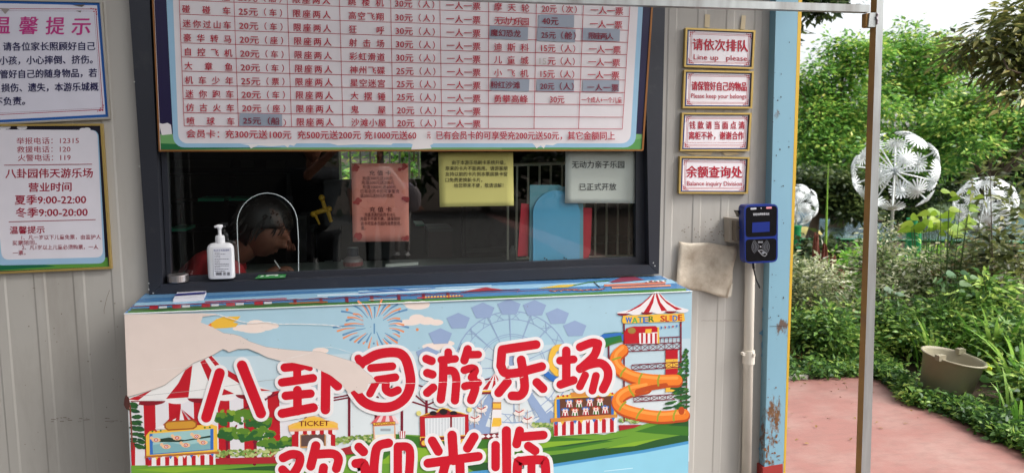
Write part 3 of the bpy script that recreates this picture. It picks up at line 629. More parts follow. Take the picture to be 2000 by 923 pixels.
def fin(p,name):
    lv=LEVEL.get(name,6)
    if lv!=CUR[0]: OFF[0]=TOP[0]+.000006; CUR[0]=lv; dlt=OFF[0]-p.off0
    else: dlt=OFF[0]-p.off0
    if abs(dlt)>1e-9: p.v=[v-CN*dlt for v in p.v]
    TOP[0]=max(TOP[0],p.off+dlt); o=p.build(name.replace('_picture','_print'),BAN[0])
    if BAN[0] is counter: BAN[0]=o
p=newp(); p.poly([(243,613),(1351.5,569),(1338,1228),(269,1228)],s1_)
p.poly([(246,700),(700,690),(1348,660),(1346,900),(258,915)],ink(182,200,208,.32)); p.poly([(249,775),(700,765),(1347,730),(1346,900),(258,915)],ink(206,212,214,.32)); fin(p,'front_banner')
p=newp()
for blobs in ([(475,640,16,7),(500,633,18,9),(520,637,16,8),(535,636,10,5),(462,641,8,4),(495,644,24,6)],[(815,596,24,8),(800,592,14,4),(826,593,14,6)],[(800,629,22,6),(815,622,16,9),(833,626,16,8),(852,629,14,6),(785,632,12,4)],[(850,676,26,7),(870,670,18,6)],[(626,684,16,6)]):
    for b in blobs: p.ell(*b,cl_,n=14)
p.poly([(408,633),(424,622),(436,618),(470,617),(462,626),(455,629),(466,631),(460,638),(440,640),(420,641)],Yl); p.poly([(404,636),(412,630),(414,640)],Or); fin(p,'cloud_picture')
p=newp(); O1=ink(220,140,96,.32); B1=ink(92,134,172,.32); random.seed(3)
for i in range(40):
    a=2*PI*i/40+random.uniform(-.05,.05); r0=random.uniform(14,40); r1=random.uniform(56,84)*(1-.12*math.sin(a)**2); c_=O1 if i%2 else B1
    if math.sin(a)>.2: r1*=.8
    a2=a+.1*math.cos(a)*(1 if math.cos(a)>0 else -1)
    P=[(731+math.cos(a)*r0,636+math.sin(a)*r0*.85),(731+math.cos(a+.02)*(r0+r1)/2,636+math.sin(a)*(r0+r1)/2*.8),(731+math.cos(a)*r1,636+math.sin(a)*r1*.72+abs(math.cos(a))*4)]
    p.stroke(P,.6,c_,True,2.0)
p.ell(678,604,3,3,O1); p.ell(780,608,2.5,2.5,B1); p.ell(815,643,3,3,O1); p.stroke([(731,632),(731,650)],1.4,B1,False); fin(p,'fireworks_print')
# ferris wheel
p=newp(); wc=(1000,716)
for r,w_ in ((112,2.2),(96,1.5),(66,1.3),(62,1)):
    p.line([(wc[0]+r*math.cos(2*PI*i/40),wc[1]+r*.97*math.sin(2*PI*i/40)) for i in range(41)],w_,whl)
for i in range(32):
    a=2*PI*i/32+.05; b=a+(.11 if i%2 else -.11); p.line([(wc[0]+10*math.cos(a),wc[1]+10*math.sin(a)),(wc[0]+112*math.cos(b),wc[1]+109*math.sin(b))],1.1,whl)
for i in range(20):
    a=2*PI*i/20; p.line([(wc[0]+96*math.cos(a),wc[1]+93*math.sin(a)),(wc[0]+112*math.cos(a+.15),wc[1]+109*math.sin(a+.15))],1.1,whl); p.line([(wc[0]+112*math.cos(a),wc[1]+109*math.sin(a)),(wc[0]+96*math.cos(a+.15),wc[1]+93*math.sin(a+.15))],1.1,whl)
for x,y in ((860,656),(895,626),(943,606),(994,599),(1044,601),(1088.6,617),(1122.6,641),(835,692)):
    k=1.0; p.poly([(x-23,y-6),(x,y-16),(x+23,y-6),(x+15,y+14),(x-13,y+15)],whl)
p.ell(998,705,12,12,whl); p.poly([(1008,716),(1036,762),(1080,824),(1064,830),(1030,780),(1002,724)],whl); p.poly([(992,716),(946,780),(930,836),(946,838),(964,786),(998,724)],whl)
p.poly([(1076,800),(1094,816),(1090,836),(1050,838),(1040,826)],whl); p.poly([(880,800),(900,820),(960,834),(960,846),(880,846)],whl); fin(p,'ferris_wheel_picture')
# roller coaster posts
p=newp()
for x,a,b in ((682,768,862),(734,796,850),(785,797,842),(833,776,808),(597,805,820)): p.line([(x,a),(x,b)],5,maroon)
for a,b in (((640,778),(684,770)),((640,783),(684,775)),((560,765),(610,752)),((565,785),(600,770)),((684,768),(712,756)),((800,782),(856,800)),((808,768),(834,790)),((834,790),(862,778)),((806,748),(832,756)),((712,768),(740,775)),((786,730),(812,722)),((1000,733),(966,745)),((940,742),(985,733)),((536,765),(516,782)),((460,804),(556,762))): p.line([a,b],3,maroon)
fin(p,'coaster_track_picture')
# big tent
p=newp()
p.poly([(252,785),(560,765),(572,880),(575,908),(257,910)],ink(212,208,212,.32))
for q in ([(280,784),(303,784),(306,908),(284,908)],[(329,782),(353,782),(356,908),(333,908)],[(378,780),(402,780),(404,908),(382,908)],[(425,777),(448,776),(450,906),(428,906)],[(475,773),(500,772),(502,905),(478,905)],[(522,766),(545,762),(548,870),(526,905)],[(255,860),(264,860),(264,910),(257,910)],[(555,762),(600,752),(606,760),(562,772)]): p.poly(q,Rd)
p.poly([(249,776),(299,760),(322,751),(352,728),(378,706),(399,698),(413,692),(431,712),(465,740),(531,762),(495,768),(440,773),(368,777),(323,780),(255,784)],ink(218,216,214,.32))
for q in ([(250,779),(297.5,760.5),(269.5,781)],[(376,712),(368,775),(324,778),(348,748),(361.5,722)],[(391,706),(400,701),(414,723),(432,756),(458,768),(434,771),(421,760),(409,748)],[(407,697),(413,694),(431,714),(464,733),(500,756),(530,762),(508,763),(495,764),(465.5,747),(443,733),(425,720)]): p.poly(q,Rd)
for x,y,rx,c in ((289,782,34,RdD),(390,777,24,RdD),(484,770,24,RdD),(345,779,23,Wt),(440,773,22,Wt),(514,765,18,Wt),(262,784,10,Wt)): p.ell(x,y,rx,9,c,0,180,10)
p.line([(260,774),(380,762),(520,742),(600,735)],.7,ink(150,150,150)); fin(p,'tent_picture')
# trees, hedges
def clump(p,cx,cy,rx,ry,n,cols,s=(4,9)):
    for i in range(n):
        a=random.uniform(0,2*PI); r=math.sqrt(random.random()); x=cx+rx*r*math.cos(a); y=cy+ry*r*math.sin(a); q=random.uniform(*s)
        c=cols[min(len(cols)-1,int((y-cy+ry)/(2*ry)*len(cols)*.7+random.random()*len(cols)*.5))]; p.ell(x,y,q,q*.65,c,n=8,rot=random.uniform(-30,30))
p=newp(); random.seed(11)
for x0,x1,y0,y1 in ((446,440,905,815),(497,500,905,810),(446,462,860,830),(497,520,862,835),(500,480,860,830)): p.stroke([(x0,y0),((x0+x1)/2,(y0+y1)/2),(x1,y1)],3.4,maroon,True,1.6)
gs=[ink(122,150,52,.32),ink(86,124,44,.32),ink(46,92,46,.32)]
for c in ((440,812,22,14),(482,815,24,14),(445,845,18,10),(478,850,20,12),(512,822,18,12),(512,845,20,12),(530,865,22,9),(560,862,16,8)): clump(p,*c,34,gs)
for k in range(8):
    y=790+k*11.5; w_=5+k*3; 
    for j in range(6): p.ell(258+random.uniform(0,w_*1.2),y+random.uniform(-3,4),8,3,G3 if j%2 else ink(34,66,46,.32),n=7,rot=random.uniform(-10,25))
p.line([(254,790),(259,878)],3,ink(120,60,50)); fin(p,'tree_picture')
# grass and water
p=newp(); p.poly([(256,908),(420,904),(560,902),(640,884),(760,846),(880,852),(1000,850),(1075,838),(1180,848),(1239,832),(1299,818),(1345,808),(1344,864),(1260,880),(1180,892),(1080,908),(925,922),(880,950),(258,960)],G1)
p.poly([(880,930),(925,919),(1080,905),(1180,889),(1259,877),(1345,860),(1338,1228),(860,1228)],ink(76,144,190,.32)); p.poly([(880,936),(925,925),(1080,911),(1180,895),(1259,883),(1344.5,866),(1338,1228),(860,1228)],WB)
p.poly([(258,940),(880,935),(870,1228),(269,1228)],G2)
for q,c in (([(640,884),(760,846),(900,860),(1010,853),(1060,850),(1200,860),(1100,878),(960,888),(800,900)],G2),([(925,919),(1080,905),(1180,889),(1259,877),(1345,860),(1344,846),(1250,864),(1120,882),(980,900),(900,905)],G3),([(1050,869),(1180,858),(1230,850),(1170,862),(1100,872)],G3),([(1240,842),(1300,823),(1345,814),(1345,850),(1280,846)],G2),([(1305,830),(1345,816),(1345,832)],G3),([(900,880),(1060,862),(1180,857),(1060,874),(940,892)],G4),([(780,870),(900,880),(820,900),(740,905)],G4),([(1180,875),(1240,862),(1296,854),(1240,870)],G4),([(430,916),(500,910),(590,906),(540,918)],G3),([(262,916),(360,910),(420,914),(340,922)],G4)): p.poly(q,c)
p.line([(1180,919),(1236,913)],1.5,ink(190,220,230)); fin(p,'grass_picture')
p=newp(); hs_=[ink(176,184,120,.32),ink(128,150,76,.32),ink(96,128,60,.32)]
for x0,x1,y,dy in ((420,572,885,-2),(645,735,862,-8),(1040,1080,832,0),(1205,1325,821,-8)):
    for i in range(int((x1-x0)*1.1)):
        x=random.uniform(x0,x1); p.ell(x,y+dy*(x-x0)/(x1-x0)+random.uniform(-7,6),3.4,2.6,random.choice(hs_),n=7)
p.poly([(420,894),(570,890),(575,903),(422,906)],ink(160,40,48,.32)); p.poly([(662,876),(700,866),(700,884),(664,888)],ink(160,40,48,.32)); p.poly([(1208,829),(1254,828),(1240,834),(1210,840)],ink(160,40,48,.32)); fin(p,'hedge_picture')
# duck stall
p=newp()
p.poly([(302,836),(345,815),(352.6,797),(360,815),(390,832),(388,840)],Wt)
for q in ([(318,829),(350,798),(330,832)],[(340,826),(351.5,798),(353,798),(350,826)],[(354,798),(362,826),(372,824)],[(355,798),(380,826),(390,826)]): p.poly(q,Rd)
p.poly([(285,850),(292,841),(320,838),(388,829),(412,827),(424,831),(425,882),(286,891)],Yl); p.poly([(292,846),(417,836),(417,877),(293,887)],Bl); p.poly([(298,845.5),(411,836.5),(411,876),(299,885)],ink(150,186,186,.32))
p.poly([(298,868),(330,862),(360,868),(411,860),(411,876),(299,885)],ink(120,164,170,.32)); p.poly([(298,858),(330,853),(360,858),(411,849),(411,853),(350,862),(298,862)],ink(40,60,50,.32))
for x,y in ((305,858),(346,854),(384,851),(325,871),(363,868),(397,863)):
    p.ell(x,y,9,4.6,ink(222,178,140,.32),n=10); p.ell(x-9,y-4,3.5,3.5,ink(222,178,140,.32),n=8); p.ell(x,y,4,3.4,Rd,n=10); p.ell(x,y,2.6,2.2,Wt,n=8); p.ell(x,y,1.3,1.1,Rd,n=8)
p.poly([(321,826),(327,821),(378,818),(385,823),(385,832),(378,837),(328,840),(321,834)],ink(150,84,40,.32)); p.poly([(324,827),(329,823.5),(376,821),(382,825),(382,831),(376,834.5),(329,837),(324,833)],ink(196,142,54,.32))
for x in (298,305,314,400,410): p.ell(x,841-(x-298)*.07,2,2,Rd if x%2 else G2,n=8)
p.poly([(283,889),(428,880),(428,885),(283,893)],ink(168,100,50,.32)); p.poly([(288,893),(421,885),(421,906),(289,909)],Wt)
for i in range(8): x=288+i*17.2; p.poly([(x,893-i*.9),(x+8.4,892.6-i*.9),(x+8.4,908-i*.25),(x+.5,908.5-i*.25)],Rd)
for i in range(10): x=289+i*13.6; y=892-i*.8; p.poly([(x,y),(x+7,y-.4),(x+3.5,y+6)],(Bl,Yl,Wt)[i%3])
fin(p,'duck_stall_picture')
# ticket house
p=newp()
p.rect(570,835,583,882,Rd); p.rect(583,840,589,878,Wt); p.rect(637,836,646,878,Wt); p.rect(646,834,655,880,Rd)
p.poly([(586,846),(636,843),(636,872),(586,874)],ink(196,140,80,.32)); p.poly([(588,849),(634,846),(634,869),(588,871)],ink(92,70,66,.32))
for i in range(11): x=567+i*8.2; p.poly([(x,838-i*.2),(x+8.2,838-i*.2),(x+8.2,846),(x+4.1,848.5),(x,846)],Rd if i%2 else Wt)
p.poly([(564,839),(563,830),(572,826),(586,822),(600,814),(613,811.5),(626,814),(638,820),(652,822),(660,826),(660,836)],ink(226,176,92,.32)); p.poly([(566,835),(580,827),(600,817),(613,814.5),(626,817),(640,824),(658,831),(658,834)],Yl); p.poly([(564,838),(661,834),(661,838),(565,842)],ink(220,160,120,.32))
p.text('TICKET',584,643,826,14,ink(110,40,30,.32),825,bold=.04); fin(p,'ticket_house_picture')
# snack cart
p=newp()
p.poly([(729,829),(772,827),(773,856),(730,858)],ink(214,150,110,.32)); p.poly([(731,832),(770,830),(770,853),(732,855)],ink(190,204,208,.32)); p.rect(743,836,763,841,ink(150,156,160)); p.poly([(733,848),(770,846),(770,853),(733,855)],ink(226,214,196))
for i in range(6): a,b_=738+i*5.4,724+i*9.4; p.poly([(a,811),(a+5.4,811),(b_+9.4,826),(b_,826)],ink(206,92,100,.32) if i%2==0 else pnk)
p.poly([(728,824),(772,821.5),(772.5,828),(729,830.5)],ink(150,60,40)); p.poly([(729,825),(771,822.8),(771.5,826.8),(730,829)],Yl); p.text('POPCORN',733,768,827,5.4,ink(130,40,30),825.2,bold=.03)
p.poly([(779,841),(793,840),(791,855),(781,855)],Wt); 
for i in range(3): p.poly([(780.5+i*4.5,841),(782.8+i*4.5,841),(782.6+i*4,855),(781.5+i*4,855)],Rd)
fin(p,'snack_cart_picture')
# cage wagon
p=newp()
p.poly([(820,812),(834,806),(852,803),(858,797),(866,795.5),(876,797),(882,801),(900,804),(916,810)],Yl); p.poly([(824,811),(838,807),(855,804),(860,799),(866,798),(874,799),(880,803),(900,806),(912,810)],RdD)
for x in (846,866,886): p.ell(x,806 if x!=866 else 803,7 if x!=866 else 8,4.5 if x!=866 else 6,ink(40,30,34,.3))
p.poly([(820,812),(915,808),(916,856),(821,861)],Rd); p.poly([(830,816),(908,813),(908,848),(831,852)],ink(210,212,214)); 
for i in range(13): x=834+i*5.9; p.line([(x,815),(x,851)],1.1,ink(170,174,180))
p.line([(881,812),(881,850)],4,RdD); p.poly([(820,852),(916,848),(916,858),(821,862)],Yl); p.poly([(822,854),(914,850),(914,856),(822,860)],RdD)
for x in (828,904): p.ell(x,864-(x-828)*.04,8,8,RdD); p.ell(x,864-(x-828)*.04,5,5,Yl)
p.ell(818,806,5,5,ink(210,200,120)); p.ell(917,799,5,5,ink(210,200,120)); fin(p,'cage_wagon_picture')
# carousel
p=newp()
p.poly([(967,727),(940,758),(937,764),(1008,762),(1004,756)],Wt)
for q in ([(966,729),(942,760),(952,760)],[(966.5,729),(960,762),(969,762)],[(967,729),(977,761),(986,760)],[(968,729),(994,759),(1003,758)]): p.poly(q,Rd)
p.poly([(936,762),(1010,759),(1010,765),(937,768)],Yl); p.poly([(938,765),(1010,762),(1010,766),(938,769)],RdD)
p.poly([(964,775),(979,775),(980,842),(958,845)],Wt); p.rect(962,784,979,799,ink(180,120,70)); p.rect(963,787,978,796,Yl); p.poly([(963,815),(979,815),(980,832),(960,832)],Yl)
p.poly([(937,847),(1004,843),(1004,854),(938,857)],RdD)
for i in range(6): x=943+i*11; p.poly([(x-5,851.5-i*.5),(x,847-i*.5),(x+5,851-i*.5),(x,855-i*.5)],Wt)
for x,y in ((927,818),(1014,806),(1030,820),(940,800)):
    p.ell(x,y,11,5,ink(222,212,206)); p.ell(x+9,y-6,4,4,ink(222,212,206)); p.stroke([(x-7,y-5),(x,y-2),(x+8,y-6)],1,Rd); p.line([(x,y-20),(x,y+16)],1,ink(170,120,100)); p.line([(x-6,y+4),(x-8,y+10)],1.6,ink(222,212,206)); p.line([(x+5,y+4),(x+8,y+10)],1.6,ink(222,212,206))
fin(p,'carousel_picture')
# clown stall
p=newp()
p.poly([(1083,782),(1086,775),(1100,771),(1130,768),(1190,765),(1203,769),(1204,818),(1083,822)],Yl); p.poly([(1087,779),(1199,772),(1199,812),(1088,818)],Bl); p.poly([(1093,778),(1194,772),(1194,808),(1094,813)],Brn)
p.poly([(1094,813),(1194,808),(1194,812),(1094,817)],Rd); p.poly([(1114,766),(1150,762),(1170,765),(1172,771),(1116,775)],ink(200,130,60))
for x in (1090,1100,1108,1184,1196): p.ell(x,773-(x-1090)*.05,2.2,2.2,(Rd,G2)[x%2],n=8)
for i,(x,y) in enumerate(((1112,785),(1131,785),(1152,783),(1172,782),(1104,802),(1123,802),(1144,800),(1164,799),(1182,797))):
    bc=(Rd,G2)[i%2]; p.poly([(x-5,y+2),(x+5,y+2),(x+6,y+9),(x-6,y+9)],Wt); p.poly([(x-4,y+3),(x-1.5,y+3),(x-1.5,y+9),(x-5,y+9)],bc); p.poly([(x+1.5,y+3),(x+4,y+3),(x+5,y+9),(x+1.5,y+9)],bc)
    p.ell(x-5,y-3,2.6,2.6,ink(190,90,50) if i%2 else Bl,n=8); p.ell(x+5,y-3,2.6,2.6,ink(190,90,50) if i%2 else Bl,n=8); p.ell(x,y-1,5.2,5,ink(226,200,190),n=10); p.ell(x,y,1.5,1.5,Rd,n=8); p.ell(x,y-5,3,2,Bl if i%2==0 else Rd,n=8)
p.poly([(1075,816),(1206,808),(1206,814),(1076,824)],ink(196,130,60)); p.poly([(1081,824),(1204,815),(1204,843),(1082,851)],Wt)
for i in range(8): x=1082+i*15.6; p.poly([(x,824-i*1.1),(x+7.8,823.5-i*1.1),(x+7.8,850-i*1.05),(x,850.5-i*1.05)],Rd)
for i in range(10): x=1082+i*12.4; y=823-i*.9; p.poly([(x,y),(x+8,y-.5),(x+4,y+7)],(Bl,Yl,pnk)[i%3])
fin(p,'clown_stall_picture')
# water slide tower
p=newp()
p.stroke([(1060,712),(1064,725),(1078,737),(1090,742)],5.5,Bl); p.stroke([(1100,677),(1085,680),(1078,695),(1078,715),(1088,728)],6,Yl); p.stroke([(1125,680),(1140,676),(1150,672)],6,G1); p.stroke([(1090,760),(1110,757)],5,G2)
p.poly([(1180,650),(1200,648),(1248,648.5),(1249,660),(1218,666),(1196,672),(1180,679),(1160,690),(1140,694),(1146,676)],G2); p.poly([(1155,665),(1180,655),(1213,652),(1213,662),(1180,674),(1160,684)],ink(40,110,60)); p.poly([(1160,662),(1180,651),(1215,648.5),(1213,654),(1180,660)],Bl); p.poly([(1213,652),(1248,649),(1249,661),(1215,665)],Bl)
p.line([(1189,675),(1189,708)],3,maroon)
p.line([(1219,631),(1219,822)],3,maroon); p.line([(1330,627),(1330,800)],3,maroon)
p.poly([(1300,681),(1324,680),(1324,760),(1300,764)],Rd); p.poly([(1300,701),(1324,700),(1324,718),(1300,720)],Yl); p.poly([(1300,752),(1318,750),(1318,764),(1300,765)],Yl)
def truss(x0,y0,x1,y1,h,n):
    p.line([(x0,y0),(x1,y1)],1.8,maroon); p.line([(x0,y0+h),(x1,y1+h)],1.8,maroon)
    for i in range(n):
        a,b=i/n,(i+1)/n; xa,xb=x0+(x1-x0)*a,x0+(x1-x0)*b; ya,yb=y0+(y1-y0)*a,y0+(y1-y0)*b
        p.line([(xa,ya),(xa,ya+h)],1.3,maroon); p.line([(xa,ya),(xb,yb+h)],1,maroon); p.line([(xa,ya+h),(xb,yb)],1,maroon)
truss(1221,673,1330,668,13,7); truss(1234,712,1330,706,10,6); truss(1238,774,1318,769,10,5)
p.line([(1287,659),(1330,657)],2,maroon); 
for i in range(6): p.line([(1290+i*8,659),(1290+i*8,668)],1.2,maroon)
p.poly([(1219,650),(1224,640),(1236,637),(1280,636),(1286,640),(1287,668),(1220,671)],Rd); p.poly([(1248,650),(1284,648),(1284,670),(1249,671)],Wt)
for i in range(4): x=1252+i*9; p.rect(x,650,x+4,670,Rd)
p.poly([(1261,642),(1273,641.5),(1272,650),(1260,650)],Yl); p.poly([(1284,638),(1287,638),(1288,670),(1284,670)],Yl); p.ell(1234,645,8,6,ink(150,120,60))
for pts in ([(1216,682),(1204,694),(1203,708),(1214,722),(1240,735),(1280,741),(1322,741)],[(1262,754),(1234,760),(1214,770),(1206,783),(1216,796),(1246,806),(1290,812),(1336,808)]):
    p.stroke([(x,y+3) for x,y in pts],12,OrD); p.stroke([(x,y) for x,y in pts],10.5,Or); p.stroke([(x,y-4) for x,y in pts],3,ink(236,150,70,.32))
p.stroke([(1300,752),(1270,757),(1245,764)],5,OrD)
for q in (((1197,702),(1212,697)),((1212,734),(1222,718)),((1248,748),(1254,729)),((1286,752),(1288,732)),((1238,772),(1228,752)),((1210,800),(1222,784)),((1243,816),(1256,797)),((1284,821),(1290,802)),((1316,820),(1320,800))): p.stroke([q[0],((q[0][0]+q[1][0])/2-2,(q[0][1]+q[1][1])/2),q[1]],1.8,Ol)
p.ell(1331,801,6,8,OrD); p.poly([(1217,616),(1336,611),(1338,626),(1330,627),(1217,631),(1215,626)],Yl)
p.poly([(1279,569),(1287,569),(1300,584),(1320,597),(1345,604),(1344,607),(1206,613),(1205.6,609.5),(1235,603),(1258,589),(1270,577)],Wt)
for q in ([(1278,569.5),(1268,582),(1250,598),(1234,606),(1221,610),(1238,601),(1256,590),(1268,579)],[(1279.5,569),(1276,590),(1268,609),(1257,609.5),(1267,594),(1275,578)],[(1282,569),(1290,590),(1303,606),(1292,607),(1285,592),(1281,578)],[(1285,569),(1300,586),(1318,598),(1332,603),(1321,605),(1302,592),(1290,579)]): p.poly(q,Rd)
for i in range(6):
    x=1205.6+i*23.2; y=611.5-i*1.15; p.ell(x+11.6,y,11.6,4.5,(RdD,Wt)[i%2],0,180,8)
for i in range(6): x=1290+i*7.5; p.poly([(x,638-i*.8+abs(3-i)*-.6),(x+4,638-i*.9),(x+2,643-i*.8)],(Bl,Rd)[i%2])
tc=[Bl,ink(90,160,80),ink(60,130,150),Bl,G2]; 
for i,ch in enumerate('WATER'): p.text(ch,1224+i*10.8-(2 if i==0 else 0),1234+i*10.8,624-i*.5+(i%2),16,tc[i],bold=.05)
tc=[Rd,Rd,Or,Bl,Rd]; xs=[(1290,1298.5),(1300,1306),(1308,1312),(1314,1323),(1325,1332)]
for i,ch in enumerate('SLIDE'): p.text(ch,xs[i][0],xs[i][1],621-i*.5+(i%2),16,tc[i],bold=.05)
fin(p,'water_slide_picture')
p=newp(); random.seed(5); p.line([(1341,690),(1341,806)],3,ink(110,80,70))
for k in range(13):
    y=685+k*9; w_=5+k*2.6
    for j in range(7): p.ell(1343-random.uniform(0,w_*1.1),y+random.uniform(-3,3),max(3,w_*.3),2.6,(G3,G2,ink(34,80,44,.32))[j%3],n=7,rot=random.uniform(-25,5))
fin(p,'pine_picture')
# torn vinyl: bare backing where the print has peeled away
peel=[(243,613),(392,611),(420,612),(428,614.5),(416,615),(396,618),(392,629),(408,635),(424,643),(437,650),(456,652),(470,656),(487,666),(520,677),(560,682),(599,685),(626,686),(655,695),(692,706),(702,713),(710,721),(727,735),(735,746),(720,748),(716,760),(708,766),(700,768),(692,761),(685,765),(681,768),(666,748),(646,732),(629,724),(610,716),(596.5,712.7),(575,708),(548,704),(522,697),(505,688.5),(485,680.5),(465,681),(447,687),(443,684),(435.6,681),(417,692),(399,700),(378,708),(352,728),(322,751),(299,760),(272,768),(249,774.5)]
# red characters first, the torn patch over them as in the photograph
strokes=[ # (points, radius)
([(429,728),(403,814)],10.2),([(472.6,713),(509.6,806)],10.2),
([(556,717),(589,714.5)],8.4),([(585,713),(606,719)],5),([(580.5,717),(580.5,741)],8),([(551,746),(611,737.5)],8.4),([(581,761),(581,802)],8.6),([(558,772),(606.5,767.7)],8.4),([(551,806.5),(612,795)],9),
([(636.5,722),(635.5,799)],9.4),([(648,742),(659.5,753)],9),
([(712,704),(738,691),(772,687.5),(790,697),(799,722),(801.5,750),(791,776),(766,792.5),(735,793.5),(710,783),(694,763)],9.6),([(700,699),(706,712)],7.8),([(725,718),(766,714.5)],8),([(737,741),(772,736)],8),([(733,748),(722.5,768)],7.4),([(753.5,748),(754,760),(764,766),(777,761)],8),
([(833,700),(843,704)],8.4),([(834.5,727.5),(844.5,730.5)],8.4),([(846,756),(834.5,766)],8.4),([(875.5,687),(875.5,702)],7.8),([(862,702),(889,700)],7.6),([(866,706),(865,745),(861,779)],8.4),([(870,723),(885,724),(891,738),(890,763),(888.5,781)],8.2),
([(913.5,681),(907,703)],8.2),([(914,692),(934,691.5)],7.6),([(907,722),(922,718),(928,723),(921,736)],7.8),([(908,753.5),(934,746.5)],7.8),([(924,737),(928,757),(920.5,780)],8.6),
([(1047,672),(1000,679),(981,682)],8.8),([(980.5,683),(978,714)],8.8),([(978,712),(986,727),(1010,727),(1058,715)],8.8),([(1018,702),(1022,727),(1024.5,757),(1016,771),(1000,772)],8.8),([(991,745),(974,766)],8.8),([(1048.5,746),(1060.5,758)],8.8),
([(1106,684),(1106,746)],8.4),([(1094,703.5),(1120,701)],8),([(1095,750),(1120,741.5)],8.4),([(1133,677),(1156,668.5),(1168,670)],8.4),([(1168,671),(1160,694),(1133,719.5)],8.4),([(1133,719),(1152,711),(1173,708.5),(1186,720),(1187,738),(1178,759)],8.6),([(1143,732),(1132.5,754)],7.6),([(1164,733),(1157,762)],7.6),
# second line, running below the picture edge
([(553,893),(570,886),(585,890),(583,908),(566,935)],8.8),([(552,916),(590,955)],8.8),([(617,869),(607,909)],9),([(618,886),(650,885),(661,895),(657,914)],8.8),([(632,912),(626,940),(600,965)],8.8),([(634,930),(665,965)],8.8),
([(701,872),(710,881)],9),([(695,904),(711,905),(713,934),(708,955)],9),([(690,968),(740,962),(810,964)],9),([(759,864),(741,869),(733,885),(731,934),(745,950)],9),([(777,871),(777,960)],8.4),([(780,871),(796,872),(801,886),(799,925)],8.4),
([(883,849),(886,898)],9.4),([(844.5,860),(856,880)],9),([(926,852),(913,874)],9),([(836,903.5),(934,890)],9),([(870,905),(860,940),(845,965)],9),([(898,900),(901,940),(915,965),(940,960)],9),
([(968,868),(968,911)],8.4),([(989,840),(990,960)],9),([(1015,840),(1009,866)],8.6),([(1019,852),(1061,848.5)],8.8),([(1032,870),(1045,879)],8.8),([(1010,960),(1011,905),(1020,899),(1056,897),(1065,906),(1066,960)],9),([(1038,900),(1038,960)],8),([(1012,958),(1064,956)],8.6)]
p=newp()
for pts,r in strokes: p.stroke(pts,r+6.4,Wt)
fin(p,'letter_outline')
p=newp(); LR=ink(190,22,40,.3)
for pts,r in strokes: p.stroke(pts,r,LR)
fin(p,'banner_lettering')
p=newp(); p.poly(peel,cr); p.line(peel[8:24],.7,ink(170,160,154)); p.line(peel[38:],.8,ink(150,142,136)) ; fin(p,'torn_print_patch')
p=newp(); cw=ink(226,222,220,.25)
def crease(pts,w0):
    P=spline(pts,5)
    for i,(a,b) in enumerate(zip(P,P[1:])): p.line([tuple(a),tuple(b)],w0*(.6+.5*math.sin(i*1.7)**2),cw)
crease([(425,613),(450,621),(475,628),(494,630),(520,628),(545,632),(580,632),(640,634),(668,638)],1.5); crease([(735,746),(790,748),(850,746),(915,744),(960,742),(1010,738),(1022,735)],.8); crease([(560,700),(600,690),(640,677),(700,692)],.6)
crease([(300,722),(360,716),(420,704)],.4)
for i in range(70):
    x=random.uniform(420,1340); y=random.uniform(590,900); p.ell(x,y,random.uniform(.4,1.1),random.uniform(.3,.9),ink(120,110,104),n=6)
p.poly([(246,770),(243,778),(242,790),(246,798),(251,800),(254,788),(252,776)],ink(74,44,40)); fin(p,'vinyl_crease')
# --- counter top print
def topplane(px,py,off):
    d=ray(px,py); t=(A_-CAM).dot(nrm)/d.dot(nrm); return CAM+d*t+nrm*off
TB=B(); bk1=at(1293,541,-.006); 
vs=[topplane(242,612.4,.001),topplane(1352,568.4,.001),topplane(1290,538,.001),topplane(272,583,.001)]
for _i in (2,3): vs[_i].y=-.006; vs[_i].z-=((vs[_i]-A_).dot(nrm)-.001)/nrm.z
TB.add(vs+[v-Vector((0,0,.02)) for v in vs],[(0,1,2,3),(0,1,5,4),(1,2,6,5),(2,3,7,6),(3,0,4,7)]); bt_=TB.build('counter_top',ink(96,140,178,.3),root=counter)
p=Print(topplane,.0015,.00003)
SB=ink(70,118,164,.25); SB2=ink(140,180,204,.25)
def yl(x,t): # t=0 front edge .. 1 back edge
    f=612.5-(x-242)*(44/1110); b=583-(x-272)*(45/1018); return f+(b-f)*t
def band(x0,x1,t0,t1,mat,n=8):
    X=[x0+(x1-x0)*i/n for i in range(n+1)]; p.poly([(x,yl(x,t0)) for x in X]+[(x,yl(x,t1)) for x in X[::-1]],mat)
band(268,1296,.0,.98,SB,16) if False else p.poly([(243,612),(1351,568.6),(1291,539),(274,583)],SB)
p.poly([(262,598),(600,582),(960,566),(1325,553),(1310,546),(900,560),(600,574),(264,592)],SB2)
band(620,960,.62,.72,ink(190,206,216),6); band(480,640,.5,.56,ink(150,176,190),5); band(700,960,.8,.86,ink(170,196,210),5)
band(250,1340,.0,.17,G2,20); band(256,640,.17,.3,ink(60,86,56),10); band(300,700,.10,.15,G3,10); band(1000,1300,.1,.16,ink(60,110,60),8)
band(256,560,.42,.48,maroon,6); band(400,560,.52,.6,ink(150,36,56),5); band(560,1130,.40,.43,maroon,12)
for x in (300,345,402,450,505): band(x-8,x+9,.2,.42,ink(150,30,44),2); band(x+11,x+26,.24,.38,ink(190,190,192),2)
for x in (577,628,678,727,780,828,876): p.poly([(x-3,yl(x,.14)),(x+3,yl(x,.14)),(x+2,yl(x,.46)),(x-4,yl(x,.46))],maroon); p.line([(x-25,yl(x,.42)),(x,yl(x,.5)),(x+25,yl(x,.42))],.9,maroon)
band(565,640,.18,.24,ink(170,96,60),3); band(720,775,.2,.25,ink(200,190,170),3); band(815,905,.2,.27,ink(176,56,56),3)
for i in range(12): band(830+i*6,833+i*6,.2,.3,Yl,1)
